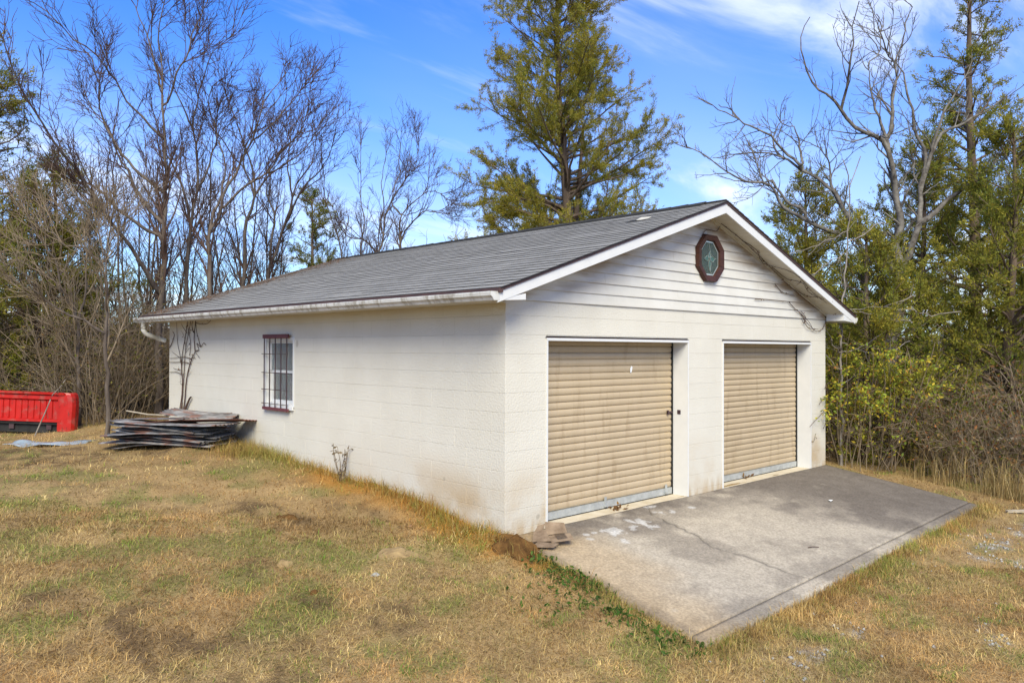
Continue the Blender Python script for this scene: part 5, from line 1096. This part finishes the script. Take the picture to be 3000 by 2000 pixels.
# loose straw lying on top
x, y, D = view_samples(r, 60000, 3.8, 15, .6); kp = clear(x, y) & (y < 12); x, y = x[kp], y[kp]; k, *_ = grass_cols(r, x, y)
V, F, c = blades(r, x, y, h(x, y)+r.uniform(.006, .045, len(x)), r.uniform(.05, .15, len(x)), r.uniform(.002, .004, len(x)), (1.40, .15), k*1.1, 1); tag(obj('loose_straw', fast_mesh('loose_straw', V, F, c), M_grass), 'loose bits of straw strewn over the lawn', 'straw', kind='stuff')
# taller tufts at the wall foot and along the apron edge
parts = []
for (cx_, cy_, sx, sy, n, l0, l1) in ((-.10, 2.4, .08, 1.6, 2600, .06, .22), (-.12, 5.0, .1, .7, 1800, .08, .28), (-.35, 5.35, .22, .22, 1500, .08, .26), (-.2, .8, .12, .6, 1500, .05, .2), (-.05, -1.3, .10, .8, 1500, .04, .13)):
    x = r.normal(cx_, sx, n); y = r.normal(cy_, sy, n)
    if sy == .8: x = left_x(y)-np.abs(r.normal(0, .10, n))
    kp = clear(x, y) & (np.hypot(x-mdp[0], y-mdp[1]) >  .12); x, y = x[kp], y[kp]; k, *_ = grass_cols(r, x, y); yel = r.random(len(x)) < .55; k[yel] = np.array([.36, .27, .075])*r.uniform(.6, 1.2, (yel.sum(), 1)); parts.append(blades(r, x, y, h(x, y)-.01, r.uniform(l0, l1, len(x)), r.uniform(.003, .005, len(x)), (.5, .3), k, 2))
x = 9*r.random(9000)-.3; y = front_y(x)-np.abs(r.normal(0, .14, len(x))); x, y = x[x < 7.6], y[x < 7.6]; k, *_ = grass_cols(r, x, y); parts.append(blades(r, x, y, h(x, y)-.01, r.uniform(.05, .15, len(x)), r.uniform(.003, .005, len(x)), (.55, .3), k*np.array([1, .98, .85]), 2))
V, F, c = merge(parts); tag(obj('tufted_grass', fast_mesh('tufted_grass', V, F, c), M_grass), 'taller yellowing grass tufts along wall foot and apron edge', 'grass', kind='stuff')
x, y, D = view_samples(r, 240, 4.2, 15, .8); kp = clear(x, y) & (y < 8) & (masks(x, y)[0] > .12); x, y = x[kp], y[kp]; n = 55; xs_ = np.repeat(x, n)+r.normal(0, .055, len(x)*n); ys_ = np.repeat(y, n)+r.normal(0, .055, len(x)*n); cc_ = np.repeat(GRN[r.choice(3, len(x))]*r.uniform(.8, 1.2, (len(x), 1))*np.array([.85, 1.05, .8]), n, 0)*r.uniform(.7, 1.25, (len(x)*n, 1)); kp = clear(xs_, ys_); xs_, ys_, cc_ = xs_[kp], ys_[kp], cc_[kp]
V, F, c = blades(r, xs_, ys_, h(xs_, ys_)-.004, r.uniform(.035, .09, len(xs_)), r.uniform(.003, .006, len(xs_)), (.75, .35), cc_, 2); tag(obj('green_tufts', fast_mesh('green_tufts', V, F, c), M_grass), 'small bright green tufts dotted through the straw lawn', 'grass', kind='stuff')
# tall dry grass on the far side of the apron
def region(r, n, pts, sd):
    i = r.integers(0, len(pts)-1, n); f = r.random(n)[:, None]; P = np.array(pts); q = P[i]*(1-f)+P[i+1]*f+r.normal(0, sd, (n, 2)); return q[:, 0], q[:, 1]
x, y = region(r, 9500, [gpos(u, D)[:2] for u, D in ((2110, 12.1), (2150, 12.0), (2220, 11.8), (2300, 11.7), (2420, 11.4))], .55); kp = clear(x, y) & (x > 8.3) & (y < 1); x, y = x[kp], y[kp]
k = palette(r, len(x), [(.46, .34, .15), (.34, .24, .10), (.54, .42, .21), (.20, .16, .06)], [3, 3, 2, 2])*r.uniform(.7, 1.2, (len(x), 1))
dist = fbm(x*1.2, y*1.2, 151, 3); pk = r.random(len(x)) < .25+1.3*sstep(.35, .6, fbm(x*2.5, y*2.5, 155, 2)); x, y, k, dist = x[pk], y[pk], k[pk], dist[pk]; ln = r.uniform(.15, .95, len(x))*(.25+1.1*dist)*(.55+.45*sstep(11.0, 12.2, (x-CAM[0])*FWD[0]+(y-CAM[1])*FWD[1]))
V, F, c = blades(r, x, y, h(x, y)-.02, ln, r.uniform(.004, .008, len(x)), (.22, .16), k, 2); tag(obj('tall_dry_grass', fast_mesh('tall_dry_grass', V, F, c), M_grass), 'tall tan dry grass standing in front of the brambles', 'grass', kind='stuff')
# broad-leaved weeds along the apron edge and in green spots
pts = []
for (cx_, cy_, sx, sy, n) in ((-.12, -.95, .12, .2, 120), (-.25, -1.3, .14, .25, 70), (-.42, -1.95, .10, .26, 120), (-.62, -1.1, .2, .2, 40), (.0, -.62, .10, .10, 40), (-.38, -2.35, .12, .12, 30)): pts.append(np.stack([r.normal(cx_, sx, n), r.normal(cy_, sy, n)], 1))
P = np.concatenate(pts); kp = clear(P[:, 0], P[:, 1]); P = P[kp]; P3 = np.column_stack([P, h(P[:, 0], P[:, 1])+r.uniform(.005, .035, len(P))]); P3 = np.repeat(P3, 3, 0)+r.normal(0, .02, (len(P)*3, 3))
V, F, c = leaf_quads(r, P3, (.03, .065), palette(r, len(P3), [(.07, .14, .02), (.10, .17, .03), (.045, .10, .018)], [2, 2, 1])*r.uniform(.7, 1.2, (len(P3), 1))); tag(obj('ground_weeds', fast_mesh('ground_weeds', V, [F], c), M_leaf), 'bright green low broad-leaved weeds hugging the apron edge', 'weeds', kind='stuff')
# fallen leaves on lawn, on the roof corner and along the brambles
x, y, D = view_samples(r, 2200, 4, 18, .6); kp = clear(x, y) & (y < 12); x, y = x[kp], y[kp]; P1 = np.column_stack([x, y, h(x, y)+.03])[::2]
n = 2600; yb_ = 9.4-np.abs(r.normal(0, .55, n)); xb_ = XE+np.abs(r.random(n)**1.3)*(AX-XE); sel = yb_ > 7.2; xb_, yb_ = xb_[sel], yb_[sel]; P2 = np.column_stack([xb_, yb_, zr(0)*0+3.87-SL*np.abs(xb_-AX)+.014])
yg = r.uniform(YF+.1, YB, 700); yg = yg[r.random(700) < .25+.75*sstep(6, 9, yg)]; P4 = np.column_stack([np.full(len(yg), XE-.07)+r.normal(0, .015, len(yg)), yg, np.full(len(yg), 2.425)])
x, y = region(r, 2600, [gpos(u, D)[:2] for u, D in ((1930, 12.6), (2080, 11.9), (2240, 11.2), (2380, 10.9))], .45); kp = clear(x, y) & (x > 7.6); x, y = x[kp], y[kp]; P5 = np.column_stack([x, y, h(x, y)+.02])
for nm, P, lb in (('fallen_leaves', np.concatenate([P1, P5]), 'brown fallen leaves scattered over lawn and weeds'), ('roof_litter', np.concatenate([P2, P4]), 'brown leaf litter on the back roof corner and in gutter')):
    V, F, c = leaf_quads(r, P, (.025, .06), palette(r, len(P), [(.25, .135, .06), (.16, .09, .045), (.33, .2, .10), (.38, .22, .14)], [2, 3, 1.5, 1])*r.uniform(.7, 1.2, (len(P), 1)))
    g0_ = np.repeat(P[:, 2], 4); V[:, 2] = g0_+np.clip((V[:, 2]-g0_)*.3, -.008, .03)
    tag(obj(nm, fast_mesh(nm, V, [F], c), M_leaf), lb, 'leaves', kind='stuff')
# gravel showing through near the drive
x, y, D = view_samples(r, 60000, 4.2, 12, .6); _, _, _, gr = masks(x, y); kp = clear(x, y) & (r.random(len(x)) < gr*.9+.004*(x > -1)*(y < -2.6)); x, y = x[kp][:6000], y[kp][:6000]; n = len(x)
oc = np.array([(1, 0, 0), (0, 1, 0), (-1, 0, 0), (0, -1, 0), (0, 0, .7), (0, 0, -.7)]); of = np.array([(0, 1, 4), (1, 2, 4), (2, 3, 4), (3, 0, 4), (1, 0, 5), (2, 1, 5), (3, 2, 5), (0, 3, 5)])
a = r.uniform(0, 6.28, n); s_ = r.uniform(.006, .022, n); O = np.repeat(oc[None], n, 0)+r.normal(0, .22, (n, 6, 3)); ca, sa = np.cos(a)[:, None], np.sin(a)[:, None]; O = np.stack([O[..., 0]*ca-O[..., 1]*sa, O[..., 0]*sa+O[..., 1]*ca, O[..., 2]], -1)*s_[:, None, None]+np.stack([x, y, h(x, y)+.006], 1)[:, None, :]
tag(obj('gravel', fast_mesh('gravel', O.reshape(-1, 3), [(of[None]+np.arange(n)[:, None, None]*6).reshape(-1, 3)]), M_gravel), 'pale gravel showing through worn grass near the apron', 'gravel', kind='stuff')
